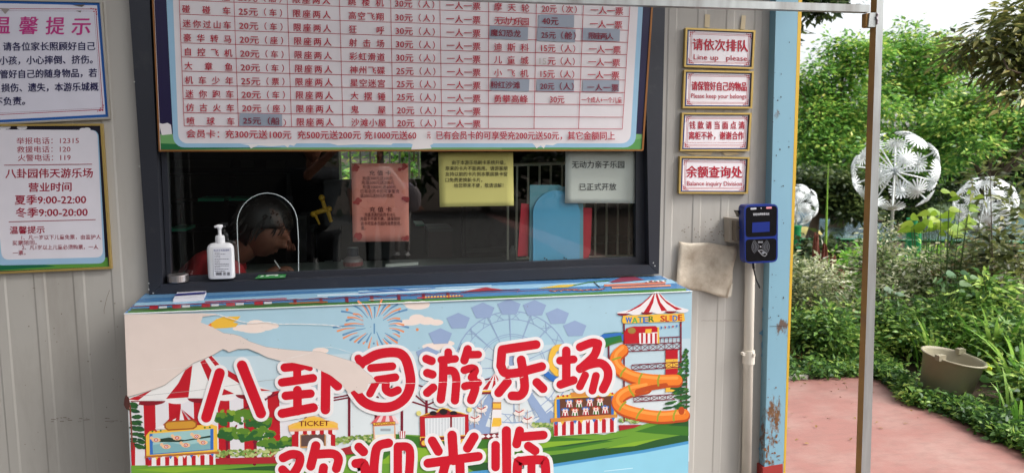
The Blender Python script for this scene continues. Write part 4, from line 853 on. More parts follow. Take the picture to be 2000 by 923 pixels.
p.line([(700,yl(700,.7)),(800,yl(800,.75)),(760,yl(760,.9))],1.4,Bl); p.line([(720,yl(720,.85)),(790,yl(790,.72)),(850,yl(850,.8))],1.2,Bl)
p.poly([(905,yl(905,.5)),(948,yl(948,.72)),(985,yl(985,.5))],ink(150,40,50)); p.line([(900,yl(900,.48)),(1015,yl(1015,.5)),(1010,yl(1010,.3))],1,maroon)
p.poly([(1050,yl(1050,.5)),(1090,yl(1090,.66)),(1130,yl(1130,.66)),(1110,yl(1110,.5))],ink(190,160,50)); p.line([(1120,yl(1120,.6)),(1150,yl(1150,.75)),(1190,yl(1190,.8))],1.6,G2); p.line([(1160,yl(1160,.75)),(1172,yl(1172,.4))],1.4,ink(40,40,40))
p.poly([(1190,yl(1190,.7)),(1215,yl(1215,.98)),(1235,yl(1235,1)),(1260,yl(1260,.75)),(1200,yl(1200,.66))],ink(120,50,70)); band(1180,1300,.45,.58,ink(180,110,90),4); band(1195,1310,.3,.4,ink(196,130,100),4)
for i in range(26): x=1075+i*4.2; p.ell(x,yl(x,.3)+random.uniform(-1.5,1.5),2.6,1.2,(ink(150,70,60),Brn,ink(180,120,80))[i%3],n=6)
for i in range(12): x=1262+i*3.4; p.ell(x,yl(x,.6)+random.uniform(-1.5,1.5),2.5,1.2,(ink(150,40,50),Wt,ink(90,110,80))[i%3],n=6)
p.build('top_print',bt_)
# bent vinyl lip along the front edge
lp=B(); lp.tube([topplane(x,612.5-(x-242)*(44/1110)+.4,.001) for x in range(242,1353,37)],.0022,6); lp.build('edge_fold',ink(206,212,214,.3),root=counter)
# papers lying on the counter
cp=empty('folded_leaflets','small stack of folded white leaflets with a blue stripe on the counter top','leaflets',topplane(365,588,.002))
for k in range(4):
    b=B(); q=[topplane(x+random.uniform(-1,1),y-k*.9,.002+k*.0016) for x,y in ((338,591),(398,587.5),(404,574),(346,577.5))]; b.add(q+[v+nrm*.0012 for v in q],[(0,1,2,3),(4,5,6,7),(0,1,5,4),(1,2,6,5),(2,3,7,6),(3,0,4,7)]); b.build('leaflet',ink(206,206,214),root=cp)
b=B(); q=[topplane(x,y-3,.0105) for x,y in ((342,585.5),(401,581.5),(402.5,578),(345,582))]; b.add(q,[(0,1,2,3)]); b.build('blue_stripe',ink(40,44,120),root=cp)
# ================================================================== AWNING FRAME (post and beam)
YA=-.42
fr=empty('awning_frame','galvanised square steel post and top beam in front of the booth','frame',Vector((at(1690,900,YA).x,YA,0)))
pa,pb_=at(1713,0,YA),at(1682,923,YA); pa2,pb2=at(1726,0,YA),at(1700,923,YA)
def ext(a,b,z): t=(z-a.z)/(b.z-a.z); return a+(b-a)*t
q=[ext(pa,pb_,2.7),ext(pa2,pb2,2.7),ext(pa2,pb2,0),ext(pa,pb_,0)]
b=B(); d=Vector((0,.032,0)); b.add(q+[v+d for v in q],[(0,1,2,3)],0); b.add(q+[v+d for v in q],[(4,5,6,7),(1,2,6,5),(2,3,7,6),(0,1,5,4)],0); b.add(q+[v+d for v in q],[(3,0,4,7)],1)
bevel(b.build('post',[galv,rust],root=fr),.0022,2)
b=B().slab([(560,-27),(1699,9.5),(1699,24),(560,-10.5)],YA+.001,YA+.028); bevel(b.build('beam',galv,root=fr),.002,2)
b=B().slab([(1699,25),(1713,25),(1712,53),(1696,53)],YA+.002,YA+.03,0); b.slab([(1691.5,26),(1698,26),(1695,54),(1691,52)],YA+.008,YA+.03,1); bevel(b.build('bracket',[galv,rust],root=fr),.0015,1)
b=B(); random.seed(2)
for i in range(7): b.ball(at(1713+random.uniform(-1,1),28+i*3,YA-.001),.0035,0,seg=7,rings=5)
b.build('weld_bead',M('weld',(150,140,146),.4,.2,metal=.6),root=fr)
# ================================================================== THINGS ON THE SILL
def sillp(px,py,Y): return at(px,py,Y)
bc=at(433.5,543,-.005)
bot=empty('sanitizer_bottle','white pump bottle with printed back label standing on the window sill','bottle',bc)
sc1=(bc-CAM).dot(FW)/F
hw=24.5*sc1; hb=70*sc1
b=B(); n=28; prof=[(.0,0),(.90,0),(.98,.02),(1,.06),(1,.80),(.97,.88),(.88,.94),(.70,.985),(.42,1.0),(.3,1.005)]
vs=[]
for r,z in prof:
    for k in range(n):
        t=2*PI*k/n; cx_=math.copysign(abs(math.cos(t))**.55,math.cos(t)); cy_=math.copysign(abs(math.sin(t))**.6,math.sin(t)); vs.append(bc+Vector((cx_*hw*r,cy_*.021*r,z*hb)))
b.add(vs,[(i*n+k,i*n+(k+1)%n,(i+1)*n+(k+1)%n,(i+1)*n+k) for i in range(len(prof)-1) for k in range(n)])
b.build('body',white_pl,root=bot,smooth=True)
nb=bc+Vector((0,0,hb)); s=sc1
b=B().lathe(nb,[(0,-.002),(8.6*s,-.002),(8.6*s,11*s),(7.5*s,14*s),(3.4*s,15*s),(3.2*s,26*s),(0,26*s)],20); 
for k in range(18):
    t=2*PI*k/18; b.box(nb+Vector((math.cos(t)*8.7*s,math.sin(t)*8.7*s,5.5*s)),(.0008,.0008,10*s))
b.build('cap',white_pl,root=bot)
b=B().tube([nb+Vector((0,0,26*s)),nb+Vector((0,0,31*s))],[3.6*s,5.5*s],12); b.tube([nb+Vector((6*s,.0,32*s)),nb+Vector((-2*s,-.004,32.6*s)),nb+Vector((-8*s,-.012,31.2*s))],[2.9*s,3*s,2.3*s],10); b.build('pump',white_pl,root=bot,smooth=True)
p=Print(vplane(bc.y-.0222),.0002,.00002)
p.poly(rpoly((416.5,484),(452,483),(452.5,539),(417.5,540),3),ink(206,206,212)); lbk=ink(96,96,106)
p.text('免洗手消毒凝胶',417.5,448,489,4.2,ink(60,70,120),488,bold=.03); random.seed(9)
for i,y in enumerate((493,496,499,502,505.5,508.5,512,515,518.5,521.5,525,529)):
    x=419; xe=random.choice((447,446,440,430)) 
    while x<xe:
        l=random.uniform(1.5,5); p.line([(x,y),(min(xe,x+l),y-.1)],1.1,lbk); x+=l+.7
for x0,x1 in ((422,433),(436.5,441),(444,449)):
    x=x0
    while x<x1: q=random.uniform(.4,1.1); p.rect(x,531,x+q,537,ink(60,60,64)); x+=q+.5
p.build('label',bot)
# round metal tin
tc_=at(348,549,-.005); tin=empty('metal_tin','small round silver tin at the left end of the window sill','tin',tc_)
s=sc1; b=B().lathe(tc_,[(0,0),(18.5*s,0),(19*s,.8*s),(19*s,12.6*s),(17.6*s,13.4*s),(0,13.4*s)],30,sy=.95); b.build('tin_body',M('brushed_tin',(190,182,180),.28,.1,40,metal=.9),root=tin,smooth=False)
b=B().lathe(tc_+Vector((0,0,.0)),[(19.4*s,10.4*s),(19.6*s,11*s),(19.4*s,13.2*s),(18.4*s,13.9*s),(0,13.9*s)],30,sy=.95); b.build('tin_lid',M('brushed_tin',(190,182,180)),root=tin)
# green card
gc=empty('green_card','green printed card lying on the sill in front of the arched opening','card',at(525,545,0))
b=B(); q=[at(498,545.5,-.02),at(557,541,-.02),at(560,536.5,.02),at(508,537.5,.02)]; zc=q[0].z+.003
q=[Vector((v.x,v.y,zc+(.002 if i in(2,3) else 0)+ (0.006 if i in (2,3) else 0))) for i,v in enumerate(q)]; b.add(q+[v+Vector((0,0,.0016)) for v in q],[(0,1,2,3),(4,5,6,7),(0,1,5,4),(1,2,6,5),(2,3,7,6),(3,0,4,7)]); b.build('card_sheet',ink(44,120,60),root=gc)
def cq(u,v): return q[0]*(1-u)*(1-v)+q[1]*u*(1-v)+q[2]*u*v+q[3]*(1-u)*v+Vector((0,0,.0022))
b=B(); 
for u0,u1,v0,v1 in ((.3,.72,.55,.75),(.3,.4,.35,.6),(.62,.72,.35,.6),(.12,.22,.3,.6),(.82,.94,.1,.2)): b.add([cq(u0,v0),cq(u1,v0),cq(u1,v1),cq(u0,v1)],[(0,1,2,3)])
b.build('card_print',ink(190,206,190),root=gc)
# ------------------------------------------------------------------ behind the glass
hc=empty('blue_hatch_cover','pale blue hatch cover with arched front board on the right of the window','hatch cover',at(1085,515,.06))
B().slab([(1035,361),(1092,361),(1098,364),(1139,366),(1139,512),(1034,515)],GY+.020,GY+.024).build('back_board',ink(98,150,164,.4),root=hc)
aq=[(1041,514)]+[(1087-46*math.cos(PI*i/18),418-46*math.sin(PI*i/18)) for i in range(19)]+[(1132,512)]
bevel(B().slab(aq,GY+.009,GY+.018).build('arched_board',ink(92,160,196,.4),root=hc),.003,3)
b=B(); 
for x,y in ((1064,504),(1068,506),(1066,509),(1102,503),(1106,505),(1103,507)): b.ball(at(x,y,GY+.008),.003,0,seg=8,rings=5)
b.build('screw',black_p,root=hc)
for q,l in (([(1018,397),(1033,398),(1031,499),(1011,500)],'red plastic folder sticking out left of the blue hatch cover'),([(1139,405),(1156,406),(1153,490),(1149,502),(1139,504)],'red plastic folder sticking out right of the blue hatch cover')):
    r_=empty('red_folder',l,'folder',at(q[0][0],q[2][1],.09),'red folders by the blue hatch cover'); B().slab(q,GY+.03,GY+.034).build('cover',ink(176,40,56,.35),root=r_); B().slab([(x+.6,y+1) for x,y in q],GY+.036,GY+.039).build('back_cover',ink(120,30,40,.35),root=r_)
# steel railing inside
YRl=.32; rpm=M('pale_rail_paint',(236,230,210),.35,.05)
rl=empty('steel_railing','pale steel bar railing standing inside the booth on the right','railing',at(1120,503,YRl))
b=B().tube([at(995,322,YRl),at(1254,315,YRl)],.007,8); b.build('top_rail',rpm,root=rl); b=B().tube([at(990,507,YRl),at(1250,500,YRl)],.009,8); b.build('bottom_rail',rpm,root=rl)
for i in range(12):
    x=1010-22*0+i*22.0; b=B().tube([at(x,321.5-(x-1000)*.02,YRl),at(x-2,506-(x-1000)*.025,YRl)],.0050,8); b.build('bar',rpm,root=rl)
b=B().tube([at(992,400,YRl),at(992,507,YRl)],.0050,8); b.build('bar',rpm,root=rl)
# mottled board and teal panel, shelves, cabinet
mb=empty('mottled_board','grey mottled board with pale lower edge leaning at the back of the booth','board',at(950,500,1.4)); 
B().slab([(905,396),(990,396),(990,488),(909,488)],1.4,1.43).build('board_panel',M('mottled_grey',(58,66,64),.6,.4,9,dirt=.9,dirtcol=(16,18,18),dscale=9,thr=(.45,.6)),root=mb); B().slab([(909,486),(990,480),(990,490),(909,493)],1.395,1.44).build('board_edge',M('pale_edge',(120,122,116),.6,.1),root=mb); B().slab([(903,396),(909,396),(911,500),(905,500)],1.39,1.44).build('leg',black_p,root=mb)
tb=empty('teal_cabinet','low dark teal cabinet behind the steel railing on the right','cabinet',at(1200,503,1.3)); o=B().slab([(1140,478),(1240,470),(1240,504),(1140,507)],1.35,1.6).build('cabinet_body',M('dark_teal',(24,66,74),.5,.1),root=tb); o=B().slab([(1138,476),(1242,468),(1242,471.5),(1138,480)],1.33,1.62).build('cabinet_top',M('dark_teal_top',(44,90,96),.5,.1),root=tb)
for q,l in (([(386,387),(437,387),(437,393),(386,393)],'teal painted reflection at left, behind the woman'),([(447,387),(488,387),(488,392),(447,392)],'teal painted reflection nearest the arched opening'),([(329,446),(363,446),(363,451),(330,452)],'low teal painted reflection at the left end of the window'),([(812,438),(830,438),(830,441),(812,441)],'tiny teal painted reflection right of the pink notice')):
    o=B().slab(q,1.0,1.2).build('teal_reflection',ink(52,170,130,.4)); tag(o,l,'painted reflection','teal painted reflections in the dark room');  # solid teal bars standing in for reflections of lit things
    
sh=empty('dark_shelf','dark wooden shelving unit against the back of the dark room','shelf',at(420,520,2.4)); 
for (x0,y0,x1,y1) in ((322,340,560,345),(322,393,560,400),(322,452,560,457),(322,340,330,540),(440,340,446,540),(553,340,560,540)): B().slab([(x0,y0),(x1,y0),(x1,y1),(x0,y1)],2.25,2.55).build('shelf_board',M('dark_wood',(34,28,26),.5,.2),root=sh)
mo=empty('computer_monitor','dark flat monitor beside the pink notice seen from behind','monitor',at(650,520,.35))
bevel(B().slab([(632,352),(684,350),(684,440),(634,440)],.42,.46).build('monitor_panel',M('monitor_black',(22,24,30),.4,.1),root=mo),.004,2); B().slab([(652,440),(664,440),(666,520),(650,520)],.44,.47).build('stand',black_p,root=mo); B().slab([(630,519),(690,517),(690,522),(630,524)],.36,.52).build('base',black_p,root=mo)
yt=empty('yellow_toy_sword','yellow plastic toy sword with a round pommel leaning inside the window','toy',at(640,425,.3)); ym=M('yellow_plastic',(196,150,34),.4,.08)
YY=.3
b=B().tube([at(629,388,YY),at(634,404,YY),at(638,412,YY)],.008,8); b.ball(at(628.5,386,YY),.013,0); b.build('grip',ym,root=yt,smooth=True)
b=B().tube([at(612,417,YY),at(626,413,YY),at(643,408,YY)],[.010,.009,.010],8); b.ball(at(643,408,YY),.012,0); b.ball(at(612,418,YY),.012,0)
for i in range(4): b.ball(at(616+i*4.5,413.5-i*1.6,YY),.006,0,seg=7,rings=5)
b.build('guard',ym,root=yt,smooth=True); b=B().tube([at(640,411,YY),at(647,433,YY)],[.009,.007],8); b.build('blade',ym,root=yt); b=B().tube([at(616,420,YY),at(624,438,YY)],[.006,.004],8); b.build('hook',ym,root=yt)
jb=empty('ink_jar','small clear jar with a black lid on the desk under the pink notice','jar',at(690,520,.14)); c0=at(690,521,.14); s=(c0-CAM).dot(FW)/F
B().lathe(c0,[(0,0),(16*s,0),(19*s,3*s),(19*s,14*s),(13*s,20*s),(10*s,22*s)],20).build('jar_body',M('cloudy_plastic',(110,100,98),.3,.1),root=jb,smooth=True); B().lathe(c0,[(0,22*s),(10.5*s,22*s),(10.5*s,38*s),(0,38*s)],18).build('lid',M('blue_black_lid',(26,32,46),.4),root=jb)
B().lathe(c0,[(19.2*s,4*s),(19.2*s,11*s)],20).build('label',ink(116,60,60),root=jb)
wt=empty('white_ruler','pale strip lying on the desk right of the jar','ruler',at(780,518,.15)); b=B(); q=[at(753,517,.15),at(817,513,.15),at(817,517,.12),at(753,521,.12)]; b.add(q+[v+Vector((0,0,.004)) for v in q],[(4,5,6,7),(0,1,5,4),(1,2,6,5),(2,3,7,6),(3,0,4,7)]); b.build('strip',ink(196,198,192),root=wt)
bo=empty('glass_bottle','small clear bottle standing on the desk by the mottled board','bottle',at(1000,505,.3)); c0=at(1001,509,.3); s=(c0-CAM).dot(FW)/F; B().lathe(c0,[(0,0),(7*s,0),(7*s,20*s),(4*s,24*s),(3*s,30*s),(0,30*s)],14).build('bottle_body',M('clear_grey',(130,130,124),.2,.3,80),root=bo,smooth=True)
# clutter on the desk and shelves in the dark
random.seed(21)
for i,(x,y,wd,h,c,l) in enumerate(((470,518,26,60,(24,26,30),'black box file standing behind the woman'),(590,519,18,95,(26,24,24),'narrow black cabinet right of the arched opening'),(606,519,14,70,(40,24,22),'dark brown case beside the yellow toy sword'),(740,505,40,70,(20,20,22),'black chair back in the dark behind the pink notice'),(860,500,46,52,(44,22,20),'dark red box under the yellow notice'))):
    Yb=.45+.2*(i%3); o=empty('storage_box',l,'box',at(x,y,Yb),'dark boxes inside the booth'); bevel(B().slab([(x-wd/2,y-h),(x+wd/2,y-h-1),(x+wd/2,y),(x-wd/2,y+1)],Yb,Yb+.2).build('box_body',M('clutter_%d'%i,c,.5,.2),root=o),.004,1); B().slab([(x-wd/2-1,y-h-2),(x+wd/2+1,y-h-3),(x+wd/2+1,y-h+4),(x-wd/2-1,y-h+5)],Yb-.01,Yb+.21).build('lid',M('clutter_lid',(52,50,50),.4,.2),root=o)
# paper on back wall (grey-blue rectangle above the woman)
o=B().slab([(524,382),(571,383),(571,402),(526,401)],1.2,1.21).build('wall_paper_sheet',ink(62,70,82)); tag(o,'grey blue sheet of paper pinned up behind the woman\'s head','paper')
# ================================================================== PEOPLE
skin_m=M('skin',(176,118,92),.5,.06,20); hair_m=M('dark_hair',(26,20,18),.5,.3,90,stretch=(1,1,.3)); redshirt=M('red_shirt',(150,30,36),.85,.1,30,bump=.2)
def skinned(name, joints, edges, mat, parent, root, sub=2):
    me=bpy.data.meshes.new(name); me.from_pydata([tuple(j[:3]) for j in joints],edges,[]); me.materials.append(mat); o=bpy.data.objects.new(name,me); link(o); adopt(o,root)
    md=o.modifiers.new('skin','SKIN'); md.use_smooth_shade=True
    for i,j in enumerate(joints):
        v=me.skin_vertices[0].data[i]; r=j[3]; v.radius=(r,r) if not isinstance(r,tuple) else r; v.use_root=(i==0)
    s=o.modifiers.new('sub','SUBSURF'); s.levels=sub; s.render_levels=sub
    return o
def head_mesh(name, c, face_dir, up, size, root, mat=skin_m):
    """head as one mesh: skull, brow, nose, lips, chin, ears; size = head height"""
    bm=bmesh.new(); bmesh.ops.create_icosphere(bm,subdivisions=5,radius=1); 
    for v in bm.verts:
        x,y,z=v.co   # x: face forward, y: side, z: up
        X=x*.42; Y=y*.335; Z=z*.5
        if z<0: k=1-.34*(-z)**1.3; Y*=k; X*= 1-.10*(-z)**1.5
        if x<0 and z<0: X*=1-.45*(-z)
        if x>0:
            f=max(0,x)
            g=lambda cz,sz,cy=0,sy=.1: math.exp(-((z-cz)/sz)**2-((y-cy)/sy)**2)*f
            X+=.085*g(-.16,.12,0,.12)+.035*g(.02,.16,0,.08)+.028*g(.22,.08,0,.5)+.04*g(-.46,.06,0,.22)+.035*g(-.58,.05,0,.2)-.02*g(-.52,.025,0,.22)+.055*g(-.85,.16,0,.3)
            X-=.045*(g(.06,.09,.36,.17)+g(.06,.09,-.36,.17)); X-=.02*g(-.34,.07,0,.3)
            X+=.018*(g(.04,.05,.36,.11)+g(.04,.05,-.36,.11)); X+=.02*(g(-.2,.18,.55,.2)+g(-.2,.18,-.55,.2))
        v.co=Vector((X,Y,Z))
    for s in (-1,1):   # ears
        r=bmesh.ops.create_icosphere(bm,subdivisions=2,radius=1)
        for v in r['verts']: v.co=Vector((v.co.x*.055-.04,v.co.y*.025+s*.335,v.co.z*.10-.02))
    me=bpy.data.meshes.new(name); bm.to_mesh(me); bm.free(); me.materials.append(mat); me.polygons.foreach_set('use_smooth',[True]*len(me.polygons))
    fd=face_dir.normalized(); sd_=up.cross(fd).normalized(); u2=fd.cross(sd_)
    R=Matrix((fd,sd_,u2)).transposed()
    for v in me.vertices: v.co=Vector(c)+R@(v.co*size)
    o=bpy.data.objects.new(name,me); link(o); adopt(o,root); return o,R
def hair_cap(name,c,R,size,root,style=0):
    b=bmesh.new(); bmesh.ops.create_icosphere(b,subdivisions=4,radius=1)
    for v in b.verts:
        x,y,z=v.co; n=.02*math.sin(y*17+x*9)+.015*math.sin(z*21+x*13)
        X=x*.475-.045; Y=y*.40; Z=z*.50+.055
        if x>0 and z<.38: k=min(1,(0.38-z)*2.2); X=min(X,.36-.42*k); 
        if z<-.25: Y*=.93; Z=max(Z,-.42)
        v.co=Vector((X*(1+n),Y*(1+n),Z))
    me=bpy.data.meshes.new(name); b.to_mesh(me); b.free(); me.materials.append(hair_m); me.polygons.foreach_set('use_smooth',[True]*len(me.polygons))
    for v in me.vertices: v.co=Vector(c)+R@(v.co*size)
    o=bpy.data.objects.new(name,me); link(o); adopt(o,root)
    s=B(); random.seed(4)       # strands
    for i in range(170):
        a=random.uniform(0,2*PI); zz=random.uniform(-.1,.9); r=math.sqrt(max(0,1-zz*zz)); x,y=r*math.cos(a),r*math.sin(a)
        if x>.35 and zz<.45: continue
        P=[]
        for k in range(5):
            t=k/4; q=Vector((x*.485-.045-.03*t,y*.41*(1+.05*t),zz*.5+.06-t*.26)); q.x+=.02*math.sin(i+k); P.append(Vector(c)+R@(q*size))
        s.tube(P,[.004,.004,.0035,.003,.001],4)
    s.build('hair_strands',hair_m,root=root)
    return o
skin_lit=skin_m; skin_m=M('dim_skin',(100,62,48),.55,.08,20)  # woman's skin colour darkened to stand for the dim room
# woman behind the window, head bent over her writing
YW=.24; wc_=at(432,600,YW)
wo=empty('person','seated woman in a red shirt with short dark hair, looking down behind the glass','person',Vector((wc_.x,wc_.y,.45)))
hc_=at(517,447,YW-.03); scl=(hc_-CAM).dot(FW)/F; HS=112*scl
fd=Vector((.80,-.22,-.52)).normalized(); up=Vector((.50,-.1,.82)); 
ho,R=head_mesh('head',hc_,fd,up,HS,wo,skin_m); hair_cap('hair',hc_,R,HS*1.03,wo)
def W(px,py,Y): return tuple(at(px,py,Y))
neck=Vector(hc_)+R@Vector((-.10,0,-.40))*HS
sh_=at(432,520,YW+.02)
J=[(*at(405,640,YW+.05),.13),(*at(415,580,YW+.05),.135),(*at(425,533,YW+.04),.12),(*at(455,500,YW+.02),.062),(*neck,.05),
   (*at(452,535,YW-.13),.062),(*at(470,590,YW-.15),.047),(*at(372,540,YW+.17),.065),(*at(360,600,YW+.14),.05),(*at(400,530,YW+.10),.08),(*at(430,530,YW-.06),.075)]
E_=[(0,1),(1,2),(2,3),(3,4),(2,10),(10,5),(5,6),(2,9),(9,7),(7,8)]
skinned('shirt',[j for j in J[:4]]+J[5:9]+J[9:11],[(0,1),(1,2),(2,3),(2,9),(9,4),(4,5),(2,8),(8,6),(6,7)],redshirt,None,wo)
skinned('neck',[(*at(452,508,YW+.02),.055),(*neck,.052),(*(Vector(hc_)+R@Vector((-.06,0,-.2))*HS),.055)],[(0,1),(1,2)],skin_m,None,wo)
# forearm and writing hand (five fingers)
hd=at(541,530,.10)
skinned('forearm',[(*at(470,590,YW-.15),.040),(*at(500,565,.10),.034),(*at(528,536,.095),.025),(*hd,.028),(*(hd+Vector((.018,0,-.002))),.024)],[(0,1),(1,2),(2,3),(3,4)],skin_m,None,wo)
for k in range(5):
    a=(-.030,-.016,0,.014,.022)[k]; base=hd+Vector((.012+.006*(k%2),a*.9,.006)); L_=(.022,.028,.030,.028,.022)[k]
    skinned('finger',[(*base,.009),(*(base+Vector((L_*.8,0,.006))),.0085),(*(base+Vector((L_*1.4,-.002,-.008))),.0075),(*(base+Vector((L_*1.5,-.004,-.022))),.006)],[(0,1),(1,2),(2,3)],skin_m,None,wo,1)
pe=B().tube([at(536,508,.09),at(548,526,.085),at(556,535,.08)],.0022,8).build('pen',M('pen_white',(190,190,188),.3)); tag(pe,'white pen held in the seated woman\'s writing hand','pen')
pz=B(); q=[at(500,543,.07),at(575,538,.07),at(577,531,.20),at(515,535,.2)]; q=[Vector((v.x,v.y,dz+.017)) for v in q]; pz.add(q+[v+Vector((0,0,.002)) for v in q],[(4,5,6,7),(0,1,5,4),(1,2,6,5),(2,3,7,6),(3,0,4,7)]); o=pz.build('writing_paper',ink(60,60,62)); tag(o,'dark receipt pad under the writing hand on the desk','pad')
ch=empty('office_chair','dark chair the seated woman sits on','chair',Vector((wc_.x-.02,YW+.1,0)))
B().box((wc_.x-.02,YW+.1,.42),(.44,.44,.06)).build('seat',black_p,root=ch); B().box((wc_.x-.22,YW+.12,.72),(.05,.40,.45)).build('backrest',black_p,root=ch)
for dx,dy in ((-.18,-.18),(.18,-.18),(-.18,.18),(.18,.18)): B().tube([(wc_.x-.02+dx,YW+.1+dy,.02),(wc_.x-.02+dx*.9,YW+.1+dy*.9,.4)],.015,8).build('leg',black_p,root=ch)
skinned('trousers',[(wc_.x-.04,YW+.08,.52,.15),(wc_.x+.18,YW+.02,.52,.085),(wc_.x+.42,YW+.0,.50,.062),(wc_.x+.42,YW,.10,.045),(wc_.x+.16,YW+.16,.52,.085),(wc_.x+.40,YW+.18,.50,.062),(wc_.x+.40,YW+.18,.10,.045)],[(0,1),(1,2),(2,3),(0,4),(4,5),(5,6)],M('dark_trousers',(30,30,36),.8),None,wo)
skin_m=skin_lit
# people reflected in the glass: they stand behind the camera
def refl(px,py,total):      # real point whose mirror image in the pane is seen at (px,py)
    d=ray(px,py); t=(GY-CAM.y)/d.y; p=CAM+d*t; k=(total-(GY-CAM.y))/abs(d.y); return Vector((p.x+d.x*k, GY-d.y*k, p.z+d.z*k))
def stander(label,cx,cy,h,shirt,trou,arms,face,shoes,hairc=None):
    r=empty('person',label,'person',Vector((cx,cy,0))); k=h/1.7; f=face.normalized(); sd_=Vector((-f.y,f.x,0)); c=Vector((cx,cy,0))
    P=lambda s_,fw,z:tuple(c+sd_*s_*k+f*fw*k+Vector((0,0,z*k)))
    skinned('shirt',[(*P(0,0,.92),.145*k),(*P(0,0,1.12),.14*k),(*P(0,0,1.32),.15*k),(*P(0,0,1.42),.07*k),(*P(.17,0,1.38),.07*k),(*P(-.17,0,1.38),.07*k)]+[(*a[1],.05*k) for a in arms],[(0,1),(1,2),(2,3),(2,4),(2,5),(4,6),(5,7)],shirt,None,r)
    for i,a in enumerate(arms):
        el,wr=Vector(a[1]),Vector(a[2]); hd_=(wr-el).normalized()
        skinned('arm',[(*(el-(el-Vector(P(.17 if i==0 else -.17,0,1.38)))*.12),.04*k),(*el,.038*k),(*((el+wr)/2),.034*k),(*wr,.024*k),(*(wr+hd_*.05*k),.03*k),(*(wr+hd_*.09*k),.02*k)],[(0,1),(1,2),(2,3),(3,4),(4,5)],skin_m,None,r)
        for q in range(5): b0=wr+hd_*.08*k+sd_*(q-2)*.012*k; skinned('finger',[(*b0,.008*k),(*(b0+hd_*.04*k),.0075*k),(*(b0+hd_*.06*k-Vector((0,0,.015*k))),.006*k)],[(0,1),(1,2)],skin_m,None,r,1)
    skinned('trousers',[(*P(0,0,.95),.14*k),(*P(.09,0,.86),.095*k),(*P(.1,.02,.48),.062*k),(*P(.1,0,.1),.045*k),(*P(-.09,0,.86),.095*k),(*P(-.1,.02,.48),.062*k),(*P(-.1,0,.1),.045*k)],[(0,1),(1,2),(2,3),(0,4),(4,5),(5,6)],trou,None,r)
    for s_ in (.1,-.1): skinned('shoe',[(*P(s_,-.05,.05),.045*k),(*P(s_,.06,.045),.045*k),(*P(s_,.16,.035),.035*k)],[(0,1),(1,2)],shoes,None,r)
    hc2=Vector(P(0,.02,1.585)); o,R=head_mesh('head',hc2,f,Vector((0,0,1)),.225*k,r); hair_cap('hair',hc2,R,.235*k,r)
    skinned('neck',[(*P(0,0,1.40),.055*k),(*P(0,.01,1.52),.05*k)],[(0,1)],skin_m,None,r); return r
white_c=M('white_shirt',(206,200,196),.85,.05,20); dark_c=M('dark_shirt',(30,32,36),.85,.1,20); lav=M('lavender_dress',(196,186,206),.85,.06,20); sho=M('white_shoe',(214,210,206),.6,.05)
el=refl(597,345,5.42); wr=refl(650,296,5.38)
ps=el+Vector((-.06,-.08,0))
stander('photographer in a dark shirt raising both hands beside the camera',-.42,-3.0,1.72,dark_c,dark_c,[(0,Vector((-.62,-2.93,1.10)),Vector((-.45,-2.78,1.05))),(0,Vector((el.x,el.y,el.z)),Vector((wr.x,wr.y,wr.z)))] if False else [(0,Vector((-.72,-2.98,1.12)),Vector((-.62,-2.8,.95))),(0,Vector((el.x,el.y,el.z)),Vector((wr.x,wr.y,wr.z)))],Vector((.1,1,0)),black_p)
pA=refl(735,380,9.0); stander('grown-up in a loose white shirt carrying a plastic bag behind the photographer',pA.x,pA.y,1.66,white_c,dark_c,[(0,pA+Vector((-.32,.05,1.12-pA.z)),pA+Vector((-.3,.2,.95-pA.z))),(0,pA+Vector((.34,.03,1.1-pA.z)),pA+Vector((.46,.1,.98-pA.z)))],Vector((.3,1,0)),sho)
pB=refl(785,430,11.0); stander('child in a pale lavender top standing behind the white shirted grown-up',pB.x,pB.y,1.34,lav,M('pale_shorts',(200,190,184),.85),[(0,pB+Vector((-.22,.0,.95-pB.z)),pB+Vector((-.24,.12,.8-pB.z))),(0,pB+Vector((.22,0,.95-pB.z)),pB+Vector((.24,.12,.8-pB.z)))],Vector((-.3,1,0)),sho)
pg=refl(806,385,8.8); b=B().ball(pg-Vector((0,0,.02)),.13,0,(.8,.45,1.25),14,10); b.tube([pg+Vector((-.05,0,.1)),pg+Vector((-.06,0,.2)),pg+Vector((.02,0,.22)),pg+Vector((.05,0,.12))],.008,6); o=b.build('plastic_bag',M('bag_plastic',(206,190,190),.35,.1,12)); tag(o,'pale plastic bag held by the white shirted person','bag')
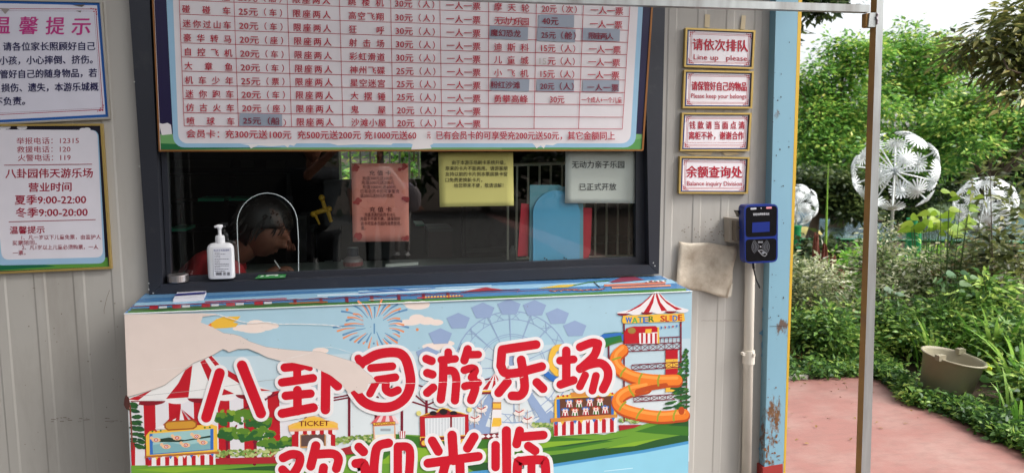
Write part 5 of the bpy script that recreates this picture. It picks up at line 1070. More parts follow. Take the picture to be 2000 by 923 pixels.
# ================================================================== GARDEN
def basis(n):          # n random unit vectors
    v=RNG.normal(size=(n,3)); return v/np.linalg.norm(v,axis=1)[:,None]
def leafcloud(name, cen, size, mat, parent, shape='leaf', up=.55, ratio=.45, droop=0, dirs=None, sz=None):
    n=len(cen); cen=np.asarray(cen,float)
    d=basis(n) if dirs is None else dirs+basis(n)*.35; d[:,2]=d[:,2]*.6-droop; d/=np.linalg.norm(d,axis=1)[:,None]
    nr=basis(n)*.7; nr[:,2]+=up*1.6; s=np.cross(d,nr); s/=np.linalg.norm(s,axis=1)[:,None]+1e-9; nr=np.cross(s,d)
    L=(size*RNG.uniform(.65,1.25,n) if sz is None else sz)[:,None]
    if shape=='leaf':      # base, two wide points each side, tip, midrib fold
        v=np.stack([cen,cen+d*L*.38+s*L*ratio*.5+nr*L*.05,cen+d*L*.42-nr*L*.04,cen+d*L*.38-s*L*ratio*.5+nr*L*.05,cen+d*L-nr*L*.12],1); k=5; F=[(0,1,2),(0,2,3),(1,4,2),(2,4,3)]
    else:                  # narrow blade, bent
        v=np.stack([cen-s*L*ratio*.3,cen+s*L*ratio*.3,cen+d*L*.5+s*L*ratio*.5,cen+d*L*.5-s*L*ratio*.5,cen+d*L*.95-nr*L*.22],1); k=5; F=[(0,1,2),(0,2,3),(3,2,4)]
    V=v.reshape(-1,3); nf=len(F); idx=(np.arange(n)*k)[:,None,None]+np.array(F)[None]; idx=idx.reshape(-1)
    me=bpy.data.meshes.new(name); me.vertices.add(len(V)); me.vertices.foreach_set('co',V.reshape(-1).astype(np.float32))
    me.loops.add(len(idx)); me.loops.foreach_set('vertex_index',idx.astype(np.int32)); me.polygons.add(n*nf); me.polygons.foreach_set('loop_start',np.arange(0,n*nf*3,3,dtype=np.int32)); me.polygons.foreach_set('loop_total',np.full(n*nf,3,np.int32))
    me.materials.append(mat); me.update(calc_edges=True); me.validate()
    o=bpy.data.objects.new(name,me); link(o)
    if parent is not None: o.parent=parent
    return o
bark=M('grey_brown_bark',(88,74,60),.9,.3,14,bump=.6,bscale=30,stretch=(1,1,.3))
LG=leafmat('tree_leaf',[(0,(57,94,48)),(.35,(99,151,68)),(.7,(148,197,88)),(.9,(208,225,110)),(1,(225,225,125))])
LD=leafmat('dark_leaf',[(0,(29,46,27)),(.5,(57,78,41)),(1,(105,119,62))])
LO=leafmat('olive_leaf',[(0,(55,64,39)),(.5,(101,112,62)),(.85,(147,151,85)),(1,(184,172,105))],.35)
LV=leafmat('variegated_leaf',[(0,(52,74,42)),(.35,(101,125,72)),(.6,(181,188,135)),(.8,(225,225,188)),(1,(225,225,212))])
LS=leafmat('shrub_leaf',[(0,(45,76,40)),(.4,(84,125,59)),(.75,(133,174,81)),(1,(204,224,116))])
LM=leafmat('muted_shrub_leaf',[(0,(55,67,43)),(.4,(93,108,67)),(.75,(139,148,96)),(.93,(180,163,124)),(1,(163,115,88))])
LF=leafmat('fern_leaf',[(0,(78,128,50)),(.5,(136,198,75)),(1,(212,225,106))])
LY=leafmat('lime_leaf',[(0,(121,156,48)),(.5,(156,187,66)),(1,(187,204,92))],.4,.4)
LW=leafmat('grass_blade',[(0,(66,110,39)),(.5,(121,176,68)),(1,(198,225,121))],.35)
def crown_pts(c, rad, ncl, per, spread, bias=.45, low=-.9):
    if ncl>=60:        # lumpy crown: clusters sit on the skins of a dozen or so lobes
        nl=max(7,ncl//9); lu=basis(nl); lr=RNG.uniform(.35,.80,nl); lc=np.array(c)+lu*lr[:,None]*np.array(rad); lsz=RNG.uniform(.26,.44,nl)
        k=RNG.integers(0,nl,ncl); u=basis(ncl); u[:,2]=np.abs(u[:,2])*np.where(RNG.random(ncl)<.78,1,-1); cl=lc[k]+u*lsz[k][:,None]*np.array(rad)*RNG.uniform(.75,1.05,ncl)[:,None]
    else:
        u=basis(ncl*3); u=u[u[:,2]>low][:ncl]; r=RNG.uniform(0,1,len(u))**bias; cl=np.array(c)+u*r[:,None]*np.array(rad)*(1+.16*np.sin(u[:,0]*7+u[:,2]*5))[:,None]
    P=np.repeat(cl,per,0)+RNG.normal(size=(len(cl)*per,3))*spread*np.array([1,1,.65]); dr=P-np.repeat(cl,per,0); return P,dr/np.linalg.norm(dr,axis=1)[:,None],cl
def tree(label, base, crowns, leaf, size, trunk_r, mat, name='broadleaf_tree', cat='tree', group=None, limbs=9, droop=.1, ratio=.5, fk=.45):
    root=empty(name,label,cat,base,group); Pp=[];Dd=[];cls=[]
    for c,rad,ncl,per,sp in crowns:
        P,dr,cl=crown_pts(np.array(c)-np.array(base),rad,ncl,per,sp); Pp.append(P);Dd.append(dr);cls.append(cl)
    leafcloud('crown',np.concatenate(Pp),size,mat,root,dirs=np.concatenate(Dd),droop=droop,ratio=ratio)
    b=B(); cl=np.concatenate(cls); top=Vector(crowns[0][0])-Vector(base); fork=Vector((top.x*.3,top.y*.3,max(.15,top.z*fk)))
    b.tube([(0,0,-.05),(fork.x*.5+.02,fork.y*.5,fork.z*.5),fork],[trunk_r*1.25,trunk_r,trunk_r*.8],9)
    for i in range(limbs*3):
        t=Vector(cl[RNG.integers(len(cl))]); mid=(fork+t)/2+Vector(RNG.normal(size=3)*.06*t.length); k=1 if i<limbs else .45
        b.tube([fork if i<limbs else (fork*.5+t*.5+mid)/2,mid,t],[trunk_r*.5*k,trunk_r*.3*k,trunk_r*.08],5)
    b.build('trunk',bark,root); return root
def pt(px,py,dep): return tuple(atd(px,py,dep))
# large bright trees behind the pool
random.seed(1)
tree('big bright green rounded tree behind the large white dandelion, left of centre',gd(1640,15),[(pt(1665,225,15.5),(1.35,1.2,1.05),150,75,.20),(pt(1610,290,15),(.9,.9,1.1),90,48,.2),(pt(1590,160,15.2),(.55,.5,.35),26,46,.16),(pt(1672,120,15.3),(.62,.5,.5),66,46,.17),(pt(1635,95,15.3),(.3,.3,.25),14,40,.14),(pt(1720,330,14.5),(1.0,.8,.8),80,46,.2)],None,.11,.13,LG)
tree('tallest bright green tree crown right of the galvanised post',gd(1800,16),[(pt(1790,150,16.5),(1.25,1.2,1.1),140,75,.2),(pt(1765,85,16.3),(.5,.5,.45),30,46,.15),(pt(1845,110,16.3),(.45,.5,.5),24,46,.15),(pt(1850,270,15.5),(1.1,1.0,1.0),120,70,.2)],None,.115,.14,LG)
tree('bright green tree at the right behind the small dandelion',gd(1930,14),[(pt(1940,260,14),(1.2,1,1.0),120,70,.19),(pt(1905,190,14.2),(.5,.5,.4),30,46,.14)],None,.11,.12,LG)
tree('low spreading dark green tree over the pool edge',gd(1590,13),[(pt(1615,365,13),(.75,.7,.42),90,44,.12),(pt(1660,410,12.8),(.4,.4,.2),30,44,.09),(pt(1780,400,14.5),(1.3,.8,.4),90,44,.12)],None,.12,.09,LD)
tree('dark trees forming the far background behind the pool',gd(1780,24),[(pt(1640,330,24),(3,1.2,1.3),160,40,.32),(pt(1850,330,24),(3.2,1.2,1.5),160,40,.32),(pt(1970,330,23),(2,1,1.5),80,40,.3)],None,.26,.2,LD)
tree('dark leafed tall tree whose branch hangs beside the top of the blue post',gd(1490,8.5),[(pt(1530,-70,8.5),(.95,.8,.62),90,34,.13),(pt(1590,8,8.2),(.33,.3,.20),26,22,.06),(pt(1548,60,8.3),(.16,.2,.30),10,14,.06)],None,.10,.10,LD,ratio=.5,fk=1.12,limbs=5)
tree('olive leafed tree reaching in from the right edge in the foreground',gd(2120,4.6),[(pt(2035,75,4.6),(.40,.4,.62),70,30,.085),(pt(1985,110,4.5),(.22,.2,.34),26,20,.07),(pt(1925,95,4.6),(.20,.12,.09),12,14,.05),(pt(1860,105,4.8),(.14,.1,.10),7,12,.05),(pt(1990,20,4.5),(.22,.2,.18),14,20,.06)],None,.085,.045,LO,ratio=.32,droop=.25,fk=.8,limbs=6)
# left of booth and behind, for the rear window
for i,(x,y,l) in enumerate(((-1.2,7.0,'green bush seen through the left half of the rear window'),(.6,7.4,'green bush seen through the right half of the rear window'))):
    tree(l,Vector((x,y,0)),[((x,y,1.3),(1.3,.8,1.2),110,36,.2)],None,.12,.06,LG,name='garden_bush',cat='bush')
qp=empty('light_blocker','tall grey hoarding panels added out of view on the left to shade the booth wall','blocker',(-1.5,-1.5,0)); pm2=M('blocker_grey',(66,64,62),.7,.1)  # unseen panels put in to darken the wall at lower left
for k in range(3): adopt(B().box((-1.44,-.56-k*.92,1.08),(.05,.88,2.0)).build('panel',pm2),qp)
for k in range(3): adopt(B().box((-1.9-k*.94+.98,-3.42,1.08),(.90,.05,2.0)).build('panel',pm2),qp)
for x,y in ((-1.44,-.1),(-1.44,-3.3),(-.46,-3.5),(-3.2,-3.42)): adopt(B().tube([(x-.02,y,0),(x-.02,y,2.15)],.03,8).build('post',galv),qp)
# hedge behind the camera (reflected in the glass)
for i,(x,l) in enumerate(((-7,'dark hedge tree behind the photographer, far left'),(-2,'dark hedge tree behind the photographer, left of centre'),(3.2,'dark hedge tree behind the photographer, right of centre'),(8,'dark hedge tree behind the photographer, far right'))):
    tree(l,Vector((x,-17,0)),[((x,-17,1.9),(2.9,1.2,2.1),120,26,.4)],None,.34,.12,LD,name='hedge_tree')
occl=empty('occluder','dark roofed pavilion added behind the photographer to dim the booth from the left','occluder',(-6,-6.6,0)); pm=M('occluder_wall',(70,66,60),.7,.2)  # unseen building put in to cut front light on the booth's left
b=B(); b.box((-6.2,-6.6,1.5),(10.4,.2,3.0)); adopt(b.build('wall',pm),occl); b=B(); b.box((-6.4,-6.1,3.1),(11.0,2.2,.15)); adopt(b.build('roof',M('occluder_roof',(60,62,64),.7)),occl)
for i in range(5): adopt(B().tube([(-10.8+i*2.3,-5.2,0),(-10.8+i*2.3,-5.2,3.05)],.07,10).build('column',pm),occl)
for i in range(3): adopt(B().box((-9.6+i*3.3,-6.48,1.0),(1.0,.05,2.0)).build('door',M('occluder_door',(36,44,50),.5)),occl)
# shrubs in the bed
def shrub(label, px, dep, h, rx, mat, size, n=70, per=26, kind='shrub', ratio=.42, group=None, bz=.5, sp=.07, up=.5):
    base=gd(px,dep); c=(base.x,base.y,h*bz)
    root=empty(kind,label,kind.replace('_',' '),base,group); P,dr,cl=crown_pts((0,0,h*bz),(rx,rx*.8,h*bz),n,per,sp); P[:,2]=np.maximum(P[:,2],.01)
    leafcloud('foliage',P,size,mat,root,dirs=dr,ratio=ratio,up=up)
    b=B()
    for i in range(9):
        t=cl[RNG.integers(len(cl))]; b.tube([(RNG.normal()*.02,RNG.normal()*.02,-.02),(t[0]*.5,t[1]*.5,t[2]*.45),tuple(t)],[.009,.006,.002],5)
    b.build('stem',bark,root); return root
shrub('variegated cream leafed shrub right beside the blue post',1565,6.4,.74,.30,LV,.055,90,kind='variegated_shrub')
shrub('variegated shrub in front of the red bark stump',1635,6.2,.60,.34,LV,.05,90,kind='variegated_shrub')
shrub('tall variegated shrub just right of the galvanised post',1742,6.5,.92,.22,LV,.05,70,kind='variegated_shrub')
shrub('broad variegated shrub below the large dandelion',1790,6.1,.70,.38,LV,.05,90,kind='variegated_shrub')
shrub('muted grey green shrub low beside the yellow post trim',1570,5.75,.52,.34,LM,.045,100)
shrub('muted shrub with reddish tips in the middle of the bed',1650,5.7,.50,.36,LM,.045,100)
shrub('fresh green leafy shrub at the end of the red path',1655,5.35,.36,.34,LS,.055,90)
shrub('low dark green shrub touching the corner of the path',1600,5.5,.34,.25,LS,.05,60)
shrub('dark green shrub behind the galvanised post',1720,5.5,.46,.32,LS,.055,90)
shrub('shadowy green shrub left of the bucket',1790,5.3,.42,.3,LS,.055,80)
shrub('muted shrub under the small dandelion',1860,6.3,.75,.42,LM,.055,100)
shrub('olive shrub in the right background of the bed',1950,6.0,.85,.45,LM,.06,110)
shrub('dark green shrub behind the bucket',1880,5.4,.50,.36,LS,.06,90)
shrub('dense leafy shrub at the right edge of the picture',2000,5.2,.72,.36,LS,.07,90)
shrub('loose leafy sapling reaching up at the right edge',1975,5.6,1.75,.34,LO,.085,60,14,kind='sapling',bz=.55,sp=.08)
shrub('small yellow green bush in front of the pool fence',1680,7.4,.52,.34,LF,.07,60)
shrub('yellow green bush behind the variegated shrubs on the right',1835,7.2,.62,.4,LF,.07,60)
shrub('dark spiky bush at the pool fence, left',1600,9.0,.55,.4,LD,.12,40,20)
shrub('leafy bush at the lower right edge beside the path',2060,4.1,.26,.2,LS,.06,80)
shrub('bright green bush between bucket and right edge',2015,4.8,.46,.2,LS,.055,90)
def blades(label, px, dep, n, L, mat, ratio=.07, spread=.16, lean=.6, name='grass_clump', cat='grass clump', width=None, z0=0, seg=6):
    base=gd(px,dep); root=empty(name,label,cat,base); b=B()
    for i in range(n):
        a=RNG.uniform(0,2*PI); r=RNG.uniform(0,spread); ln=L*RNG.uniform(.6,1.15); le=lean*RNG.uniform(.3,1.3); w_=ln*ratio; dx,dy=math.cos(a),math.sin(a); sx_,sy_=-dy,dx; vs=[]
        for k in range(seg+1):
            t=k/seg; rad=r+ln*le*t*t; z=z0+ln*t*(1-.42*le*t*t); ww=w_*math.sin(PI*min(1,.12+t*.88))*.5+.0005
            vs+=[(dx*rad+sx_*ww,dy*rad+sy_*ww,z+.1*ww),(dx*rad-sx_*ww,dy*rad-sy_*ww,z+.1*ww)]
        b.add(vs,[(2*k,2*k+1,2*k+3,2*k+2) for k in range(seg)])
    b.build('blade_cluster',mat,root); root.children[0]['kind']='stuff'; return root
for l,x,d,n,L in (('long bladed grass clump behind the bucket rim',1850,5.0,26,.42),('tall grass blades arching at the right edge above the path',2040,4.4,36,.5),('grass tuft right beside the blue post with one pale blade',1552,5.6,9,.34),('wide bladed clump at the far lower right corner',2035,3.9,26,.30),('grass clump right of the bucket',2030,4.9,26,.36),('arching pale grass under the sapling',1975,4.9,50,.55),('grass clump between the ferns and the bucket',1800,5.4,26,.36)): blades(l,x,d,n,L,LW,ratio=.055)
blades('dark agave like plant at the pool fence, left one',1662,9.3,26,.5,LD,ratio=.12,name='spiky_plant',cat='plant',lean=.3); blades('dark agave like plant at the pool fence, next to the post',1690,9.3,26,.48,LD,ratio=.12,name='spiky_plant',cat='plant',lean=.3); blades('dark agave like plant right of the stump',1640,9.0,22,.42,LD,ratio=.12,name='spiky_plant',cat='plant',lean=.3)
def fern(label, px, dep, n, L, tilt=.75):
    base=gd(px,dep); root=empty('fern',label,'fern',base,'ferns in the bed'); b=B()
    for i in range(n):
        a=2*PI*i/n+RNG.uniform(-.3,.3); ln=L*RNG.uniform(.75,1.15); dx,dy=math.cos(a),math.sin(a); P=[]
        for k in range(15):
            t=k/14; rad=ln*(.75*t+.15*t*t); z=ln*(tilt*1.15*t-.62*t*t*tilt)+.03; P.append(Vector((dx*rad,dy*rad,z)))
        b.tube(P[::2],[.004,.0035,.003,.0028,.0024,.002,.0015,.001],4)
        for k in range(1,14):
            t=k/14; w_=.20*ln*math.sin(PI*(t*.85+.12)); c=P[k]; s_=Vector((-dy,dx,0)); f=(P[k+1 if k<14 else k]-P[k-1]).normalized() if k<14 else Vector((dx,dy,0))
            for sg in (-1,1):
                tip=c+s_*sg*w_+f*w_*.35-Vector((0,0,w_*.15)); q=f*ln*.028; b.add([c-q,c+q,(c+tip)/2+q*1.1,tip,(c+tip)/2-q*1.1],[(0,1,2,3,4)])
    b.build('fronds',LF,root); root.children[0]['kind']='stuff'; return root
for l,x,d,n,L in (('fern in the middle of the bed left of the post',1640,5.9,11,.42),('fern directly behind the galvanised post',1690,5.9,11,.42),('large upright fern right of the galvanised post',1735,5.7,12,.5),('fern to the left of the bucket',1775,5.5,11,.46),('fern behind the bucket',1820,5.7,12,.5),('fern between the bucket and the right shrubs',1870,5.6,11,.46),('fern near the right edge behind the grass',1930,5.2,12,.5)): fern(l,x,d,n,L)
# lime coloured big leaves on stalks
def stalky(label,px,dep,z,n,LL,mat,rx=.2,name='broad_leaf_plant'):
    base=gd(px,dep); root=empty(name,label,'plant',base); b=B(); lb=B()
    for i in range(n):
        u=i/(n-1) if n>1 else .5; x=-rx+2*rx*u+RNG.normal()*.02; y=RNG.normal()*.06; zz=z*RNG.uniform(.88,1.06)-.12*abs(u-.4); b.tube([(x*.5,y*.3,0),(x*.7,y*.6,zz*.5),(x,y,zz)],[.005,.004,.002],6)
        a=RNG.uniform(0,2*PI) if n>6 else PI*(i%2)+RNG.uniform(-.5,.5); d=Vector((math.cos(a),math.sin(a)*.4,.15)); L_=LL*RNG.uniform(.8,1.2); s_=Vector((-d.y*.4,d.x*.3,.75)).normalized(); vs=[];seg=7
        for k in range(seg+1):
            t=k/seg; c=Vector((x,y,zz))+d*L_*t-Vector((0,0,L_*.35*t*t)); ww=L_*.24*math.sin(PI*t**.75)*(1-.45*t)+.001; vs+=[c+s_*ww+Vector((0,.1*ww,0)),c,c-s_*ww+Vector((0,.1*ww,0))]
        lb.add(vs,[(3*k+j,3*k+j+1,3*k+j+4,3*k+j+3) for k in range(seg) for j in (0,1)])
    b.build('stalk',M('green_stalk',(70,92,46),.5),root); lb.build('leaf_blades',mat,root,smooth=True); return root
stalky('lime green broad leafed plant on pale stalks below the large dandelion',1838,6.3,1.0,34,.17,LY,.26)
stalky('taller lime leafed shoots in front of the small dandelion',1875,5.9,1.25,8,.11,LY,.12)
stalky('blue green broad leafed seedling in the middle of the right bed',1885,5.2,.66,14,.10,leafmat('glaucous_leaf',[(0,(70,104,70)),(.5,(98,136,96)),(1,(140,168,120))]),.16)
stalky('pale silvery leafed plant above the shrub near the post',1758,5.55,.50,9,.085,leafmat('silver_leaf',[(0,(130,160,130)),(.5,(160,186,160)),(1,(190,206,184))]),.1)
stalky('round leafed plant at the foot of the bucket',1925,4.6,.12,9,.13,LS,.10)
sp=B(); c0=gd(1622,7.2); sp.tube([(c0.x,c0.y,0),(c0.x-.005,c0.y,.7),(c0.x-.02,c0.y,1.46)],[.014,.013,.004],7); o=sp.build('leaf_spear',M('lime_spear',(126,168,56),.4)); tag(o,'single tall rolled lime green leaf spear rising behind the stump','plant')
BK=atz(1846,776)
# ground cover (uncountable) along the path edge
Pc=[]
for i in range(9500):
    k=RNG.integers(1,len(EP)-1); t=RNG.random(); e=EP[k]*(1-t)+EP[k+1]*t; nrm_=Vector((.62,.78,0)) if k>2 else Vector((0,1,0)); off=abs(RNG.normal())*.16-.02+(.25*RNG.random() if RNG.random()<.35 else 0); q=e+nrm_*off; Pc.append((q.x+RNG.normal()*.02,q.y+RNG.normal()*.02,.01+abs(RNG.normal())*.035+off*.06))
Pc=[q for q in Pc if (q[0]-BK.x)**2+(q[1]-BK.y)**2>.19**2]
o=leafcloud('ground_cover',np.array(Pc),.045,LS,None,ratio=.5); tag(o,kind='stuff')
Pc=np.stack([RNG.uniform(1.9,7,9000),RNG.uniform(2.6,8.5,9000),RNG.uniform(0,.06,9000)],1); Pc=Pc[(Pc[:,0]<1.9+ (Pc[:,1]-0)*.62+.6)]
Pc=Pc[~((Pc[:,0]<EP[5].x)&(Pc[:,1]<EP[1].y+.25))]
keep=[]
import mathutils
def inpave(x,y):
    return mathutils.geometry.intersect_point_quad_2d if False else None
def inpoly(x,y,P):
    c=False; n=len(P)
    for i in range(n):
        a,b=P[i],P[(i+1)%n]
        if (a.y>y)!=(b.y>y) and x<(b.x-a.x)*(y-a.y)/(b.y-a.y)+a.x: c=not c
    return c
Pc=np.array([q for q in Pc if not inpoly(q[0],q[1],pv) and (q[0]-BK.x)**2+(q[1]-BK.y)**2>.28**2]); o=leafcloud('bed_undergrowth',Pc,.08,LM,None,ratio=.4); tag(o,kind='stuff')
n=60; Pc=np.array([q for q in np.stack([RNG.uniform(1.8,3.6,n*4),RNG.uniform(.6,EP[0].y,n*4),np.full(n*4,.006)],1) if inpoly(q[0],q[1],pv)][:n]); o=leafcloud('fallen_leaves',Pc,.03,leafmat('dry_leaf',[(0,(120,84,50)),(.5,(150,120,70)),(1,(120,130,70))],.8,.1),None,up=3); tag(o,kind='stuff')
# a few dead leaves on bare soil
n=500; Pc=np.stack([RNG.uniform(2.0,3.2,n),RNG.uniform(EP[1].y+.06,EP[1].y+.7,n),np.full(n,.005)],1); o=leafcloud('leaf_litter',Pc,.07,leafmat('dead_leaf',[(0,(96,66,36)),(.5,(140,100,56)),(1,(176,140,84))],.8,.1),None,up=3); tag(o,kind='stuff')
# grass field beyond the pool etc
lw=mesh('lawn',[(-20,9.5,-.012),(60,9.5,-.012),(60,120,-.012),(-20,120,-.012)],[(0,1,2,3)],M('lawn_green',(50,70,34),.9,.3,3)); tag(lw,kind='structure')
# ------------------------------------------------------------------ bark stumps, bucket
def stump(label,px,py0,py1,dep,w_,seed):
    RNG2=np.random.default_rng(seed); top=atd(px,py0,dep); root=empty('bark_stump',label,'stump',gd(px,dep),'broken red brown stumps'); mt=M('red_bark',(110,58,44),.85,.35,22,dirt=.5,dirtcol=(40,24,20),dscale=12,bump=.9,bscale=30)
    for j in range(4):
        b=B(); n=14; hh=top.z*(1-.14*j); cx=(j-1.2)*w_*.5; vs=[]
        for i in range(9):
            t=i/8
            for k in range(n):
                a=2*PI*k/n; r=w_*(.62-.45*t**1.5)*(1+.28*math.sin(k*3+j+i*.7)+.12*RNG2.normal()); vs.append((cx+r*math.cos(a)+.04*t*(j-1),r*.7*math.sin(a),hh*t*(1+.05*math.sin(k*2.3)*t)))
        b.add(vs,[(i*n+k,i*n+(k+1)%n,(i+1)*n+(k+1)%n,(i+1)*n+k) for i in range(8) for k in range(n)]+[tuple(8*n+k for k in range(n))]); b.build('bark_slab',mt,root)
stump('taller broken red brown stump left of the galvanised post',1622,460,520,6.9,.12,1); stump('small broken stump right of the galvanised post',1728,482,515,6.8,.07,2)
o=B().tube([atd(1650,523,6.5),atd(1690,527,6.5),atd(1720,530,6.5)],[.014,.012,.008],7).build('fallen_branch',bark); tag(o,'thin fallen branch lying between the shrubs behind the post','branch')
bkp=atz(1840,774); bkd=(bkp-CAM).dot(FW); bs=bkd/F
bu=empty('bucket','tan plastic bucket with a yellow gripped handle tilted among the ground cover','bucket',bkp); ax=Vector((.13,-.10,1)).normalized(); Rb=bs*54; hB=bs*93
tan=M('tan_plastic',(150,142,120),.5,.06,6,dirt=.2,dirtcol=(110,96,70),dscale=3)
cb=bkp+Vector((0,0,-.03)); prof=[(0,0),(Rb*.72,0),(Rb*.76,hB*.03),(Rb*.97,hB*.96),(Rb*1.0,hB*.97),(Rb*1.05,hB*.975),(Rb*1.06,hB*1.0),(Rb*1.02,hB*1.01),(Rb*.96,hB*1.0),(Rb*.93,hB*.96),(Rb*.72,hB*.06),(0,hB*.05)]
B().lathe(cb,prof,48,axis=ax).build('bucket_body',tan,root=bu,smooth=True)
qa=Vector((0,0,1)).rotation_difference(ax); hp=[]
for i in range(15):
    t=PI*i/14; hp.append(cb+qa@Vector((Rb*1.05*math.cos(t+.25),-Rb*1.05*math.sin(t+.25)*1.02,hB*.99-.03*math.sin(t)))) 
hp=[cb+qa@Vector((math.cos(a)*Rb*1.1,math.sin(a)*Rb*1.1,hB*.97)) for a in np.linspace(-.25,1.5,12)]
B().tube(hp,.003,6).build('handle',M('wire',(150,150,146),.3,metal=.8),root=bu); gp=[cb+qa@Vector((math.cos(a)*Rb*1.1,math.sin(a)*Rb*1.12,hB*.965)) for a in np.linspace(-1.0,-.35,7)]
B().tube(gp,.013,8).build('grip',M('yellow_grip',(206,214,40),.4),root=bu); 
for a in (-2.75,.62): B().box(cb+qa@Vector((math.cos(a)*Rb*1.0,math.sin(a)*Rb*1.0,hB*1.02)),(.05,.035,.035)).build('handle_lug',tan,root=bu)
# ------------------------------------------------------------------ dandelion lights
wd=M('white_enamel',(232,236,236),.35,.03)
def dandelion(label,c,rad,n,pole=True,lobes=9):
    root=empty('dandelion_light',label,'garden light',Vector((c.x,c.y,0)),'white dandelion garden lights'); c=Vector(c)-root.location
    b=B(); b.ball(c,rad*.09,0,seg=12,rings=8); b.build('hub',M('grey_hub',(150,156,158),.4),root)
    b=B().tube([(c.x,c.y,0),tuple(c)],.018,8); b.build('pole',M('pole_grey',(160,160,150),.4),root)
    dirs=[]; g=PI*(3-math.sqrt(5))
    for i in range(n):
        z=1-2*(i+.5)/n; r=math.sqrt(1-z*z); dirs.append(Vector((r*math.cos(g*i),r*math.sin(g*i),z)))
    sb=B(); me=None
    for d in dirs:
        if d.z<-.9: continue
        tip=c+d*rad*.86; sb.tube([tuple(c),tuple(tip)],rad*.017,5)
        if me is None:      # one flower mesh shared by all
            fb=B(); fb.ball((0,0,0),rad*.075,0,(1,1,.5),10,6)
            for k in range(lobes*2):
                a=2*PI*k/(lobes*2); rr_=rad*.245; w_=rad*.017; u=Vector((math.cos(a),math.sin(a),0)); s_=Vector((-u.y,u.x,0)); P=[]
                vs=[]
                for q in range(6):
                    t=q/5; p_=u*rr_*t+Vector((0,0,-rad*.07*(t**1.6)+rad*.02)); ww=w_*(.5+.6*t) if q<5 else w_*.55; vs+=[p_+s_*ww,p_-s_*ww,p_-s_*ww+Vector((0,0,.006)),p_+s_*ww+Vector((0,0,.006))]
                fb.add(vs,[(4*q+j,4*q+(j+1)%4,4*q+4+(j+1)%4,4*q+4+j) for q in range(5) for j in range(4)]+[(20,21,22,23)])
            fo=fb.build('flower_disc',wd,root); me=fo.data
        else:
            fo=bpy.data.objects.new('flower_disc',me); link(fo,root)
        fo.location=tip; fo.rotation_euler=d.to_track_quat('Z','Y').to_euler()
    sb.build('spokes',wd,root)
dandelion('large white dandelion shaped garden light directly behind the post',atd(1748,335,9.0),.58,22)
dandelion('white dandelion garden light half hidden behind the blue post',atd(1556,400,11.0),.36,28)
dandelion('white dandelion garden light behind leaves near the right edge',atd(1925,400,10.2),.46,28)
# ------------------------------------------------------------------ pool, inflatable ring, fence, small rides
wp=[atz(1480,468),atz(2100,476),atz(2060,428),atz(1500,428)]
wm=bpy.data.materials.new('pool_water'); wm.use_nodes=True; pp=wm.node_tree.nodes['Principled BSDF']; pp.inputs['Base Color'].default_value=C(96,124,122); pp.inputs['Roughness'].default_value=.12; nz=wm.node_tree.nodes.new('ShaderNodeTexNoise'); nz.inputs['Scale'].default_value=5; nz.inputs['Detail'].default_value=4; bm_=wm.node_tree.nodes.new('ShaderNodeBump'); bm_.inputs['Strength'].default_value=.6; bm_.inputs['Distance'].default_value=.05
ge=wm.node_tree.nodes.new('ShaderNodeNewGeometry'); wm.node_tree.links.new(ge.outputs['Position'],nz.inputs[0]); wm.node_tree.links.new(nz.outputs[0],bm_.inputs['Height']); wm.node_tree.links.new(bm_.outputs[0],pp.inputs['Normal'])
o=mesh('pool_water',[Vector((v.x,v.y,.02)) for v in wp],[(0,1,2,3)],wm); tag(o,kind='structure')
rg_=empty('inflatable_pool_rim','long pale blue inflatable tube edging the pool','pool rim',gd(1660,17.3)); b=B().tube([atd(x,y,17.3) for x,y in ((1500,422),(1600,424),(1700,428),(1745,430))],.13,14); b.build('air_tube',M('pale_blue_vinyl',(160,196,224),.35,.05),root=rg_,smooth=True)
b=B().tube([atd(x,y,17.25) for x,y in ((1500,434),(1600,436),(1700,440),(1745,442))],.05,10); b.build('lower_band',M('deep_blue_vinyl',(90,140,180),.35),root=rg_)
fe=empty('pool_fence','low green wire fence with posts along the pool','fence',gd(1660,10.4)); gm=M('green_fence_paint',(36,120,72),.45,.08)
for z,y in ((0,466),(1,484),(2,500)):
    b=B().tube([atd(1500,y-1,10.4),atd(1800,y+3,10.4),atd(2100,y+8,10.4)],.010,6); b.build('rail',gm,root=fe)
for i in range(14):
    x=1500+i*45; b=B().tube([atd(x,462+i*.5,10.4),Vector((atd(x,462,10.4).x,atd(x,462,10.4).y,-.02))],.016,6); b.build('fence_post',gm,root=fe)
b=B()
for i in range(80):
    x=1500+i*7.6; a=atd(x,464+i*.07,10.42); b.tube([a,(a.x,a.y,.0)],.004,4)
o=b.build('wire_mesh',gm,root=fe); o['kind']='stuff'
for l,x,y0,y1 in (('green cylinder bollard just right of the blue post by the pool',1555,444,475),('green cylinder bollard beside the lime leafed plant',1782,430,480),('green bollard with a leafy top right of the lime plant',1790,452,486)):
    d_=11.0; r_=empty('green_bollard',l,'bollard',gd(x,d_),'green bollards by the pool'); a=atd(x,y0,d_); B().tube([(a.x,a.y,-.02),(a.x,a.y,a.z)],.075,16).build('barrel',M('bollard_green',(20,130,76),.4),root=r_); B().tube([(a.x,a.y,a.z+.001),(a.x,a.y,a.z+.03)],.082,16).build('cap',M('bollard_cap',(30,150,90),.4),root=r_)
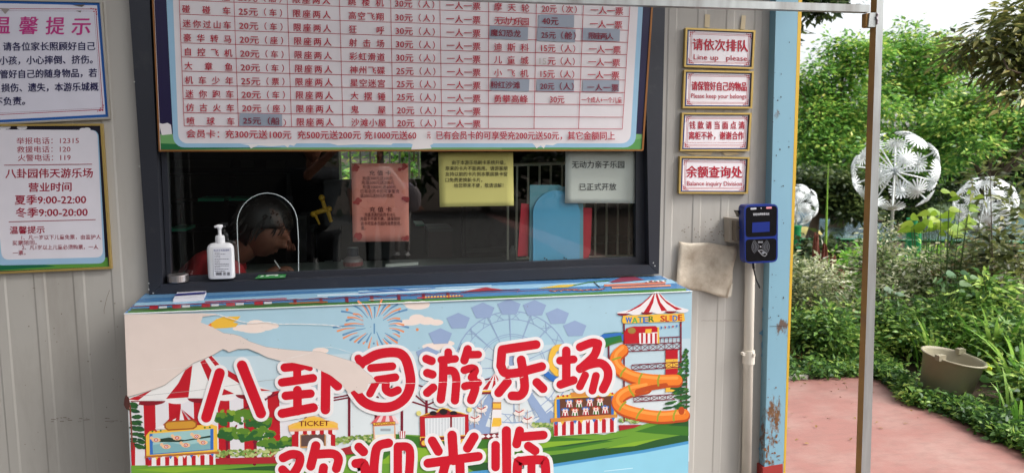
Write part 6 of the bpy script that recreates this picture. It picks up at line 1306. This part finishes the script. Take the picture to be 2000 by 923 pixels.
r_=empty('yellow_parasol','small yellow and white parasol top beyond the blue post','parasol',gd(1572,14)); a=atd(1572,446,14); B().lathe((a.x,a.y,a.z-.1),[(.36,-.02),(.28,.06),(.12,.12),(0,.14)],20).build('canopy',M('pale_yellow_cloth',(220,206,130),.7),root=r_,smooth=True); B().tube([(a.x,a.y,0),(a.x,a.y,a.z)],.015,6).build('pole',galv,root=r_)
rd_=empty('fairground_ride','small bright fairground ride with yellow column and coloured balls behind the dandelion','ride',gd(1745,18.5)); d_=18.5
a=atd(1741,372,d_); B().tube([(a.x,a.y,0),tuple(a)],.07,12).build('column',M('ride_yellow',(228,190,30),.4),root=rd_)
for x,y,r,c in ((1749,404,.11,(150,200,40)),(1756,408,.13,(232,120,30)),(1757,396,.07,(232,80,40)),(1748,396,.08,(120,190,50))): B().ball(atd(x,y,d_),r,0,seg=14,rings=10).build('ball',M('ride_%d'%c[0],c,.4),root=rd_,smooth=True)
B().slab([(1722,414),(1768,416),(1768,432),(1722,430)],atd(1745,420,d_).y,atd(1745,420,d_).y+.5).build('base',M('ride_blue',(40,90,170),.4),root=rd_)
w2=empty('play_equipment','blue and grey play equipment just visible through the trees above the pool rim','play equipment',gd(1700,19.5)); yq=atd(1700,410,19.5).y
for x0,x1,y0,y1,c in ((1692,1700,404,424,(60,90,160)),(1704,1712,404,424,(70,80,110)),(1716,1728,400,424,(50,100,190)),(1670,1690,408,424,(150,156,160)),(1728,1738,396,424,(90,80,90))): B().slab([(x0,y0),(x1,y0),(x1,y1),(x0,y1)],yq,yq+.3).build('block',M('play_%d_%d'%(c[0],c[1]),c,.5),root=w2)
hb_=empty('white_building','pale far building wall glimpsed between the tree trunks','building',gd(1660,32)); yq=atd(1660,380,32).y; B().slab([(1560,375),(1760,378),(1760,440),(1560,438)],yq,yq+2).build('wall',M('pale_wall',(170,176,176),.7,.1),root=hb_)
for i in range(5): B().slab([(1575+i*38,388),(1592+i*38,388),(1592+i*38,402),(1575+i*38,402)],yq-.05,yq-.01).build('window',M('far_window',(60,70,80),.3),root=hb_)
B().slab([(1556,371),(1764,374),(1764,378.5),(1556,375.5)],yq-.3,yq+2.2).build('roof',M('roof_sheet',(150,152,150)),root=hb_)
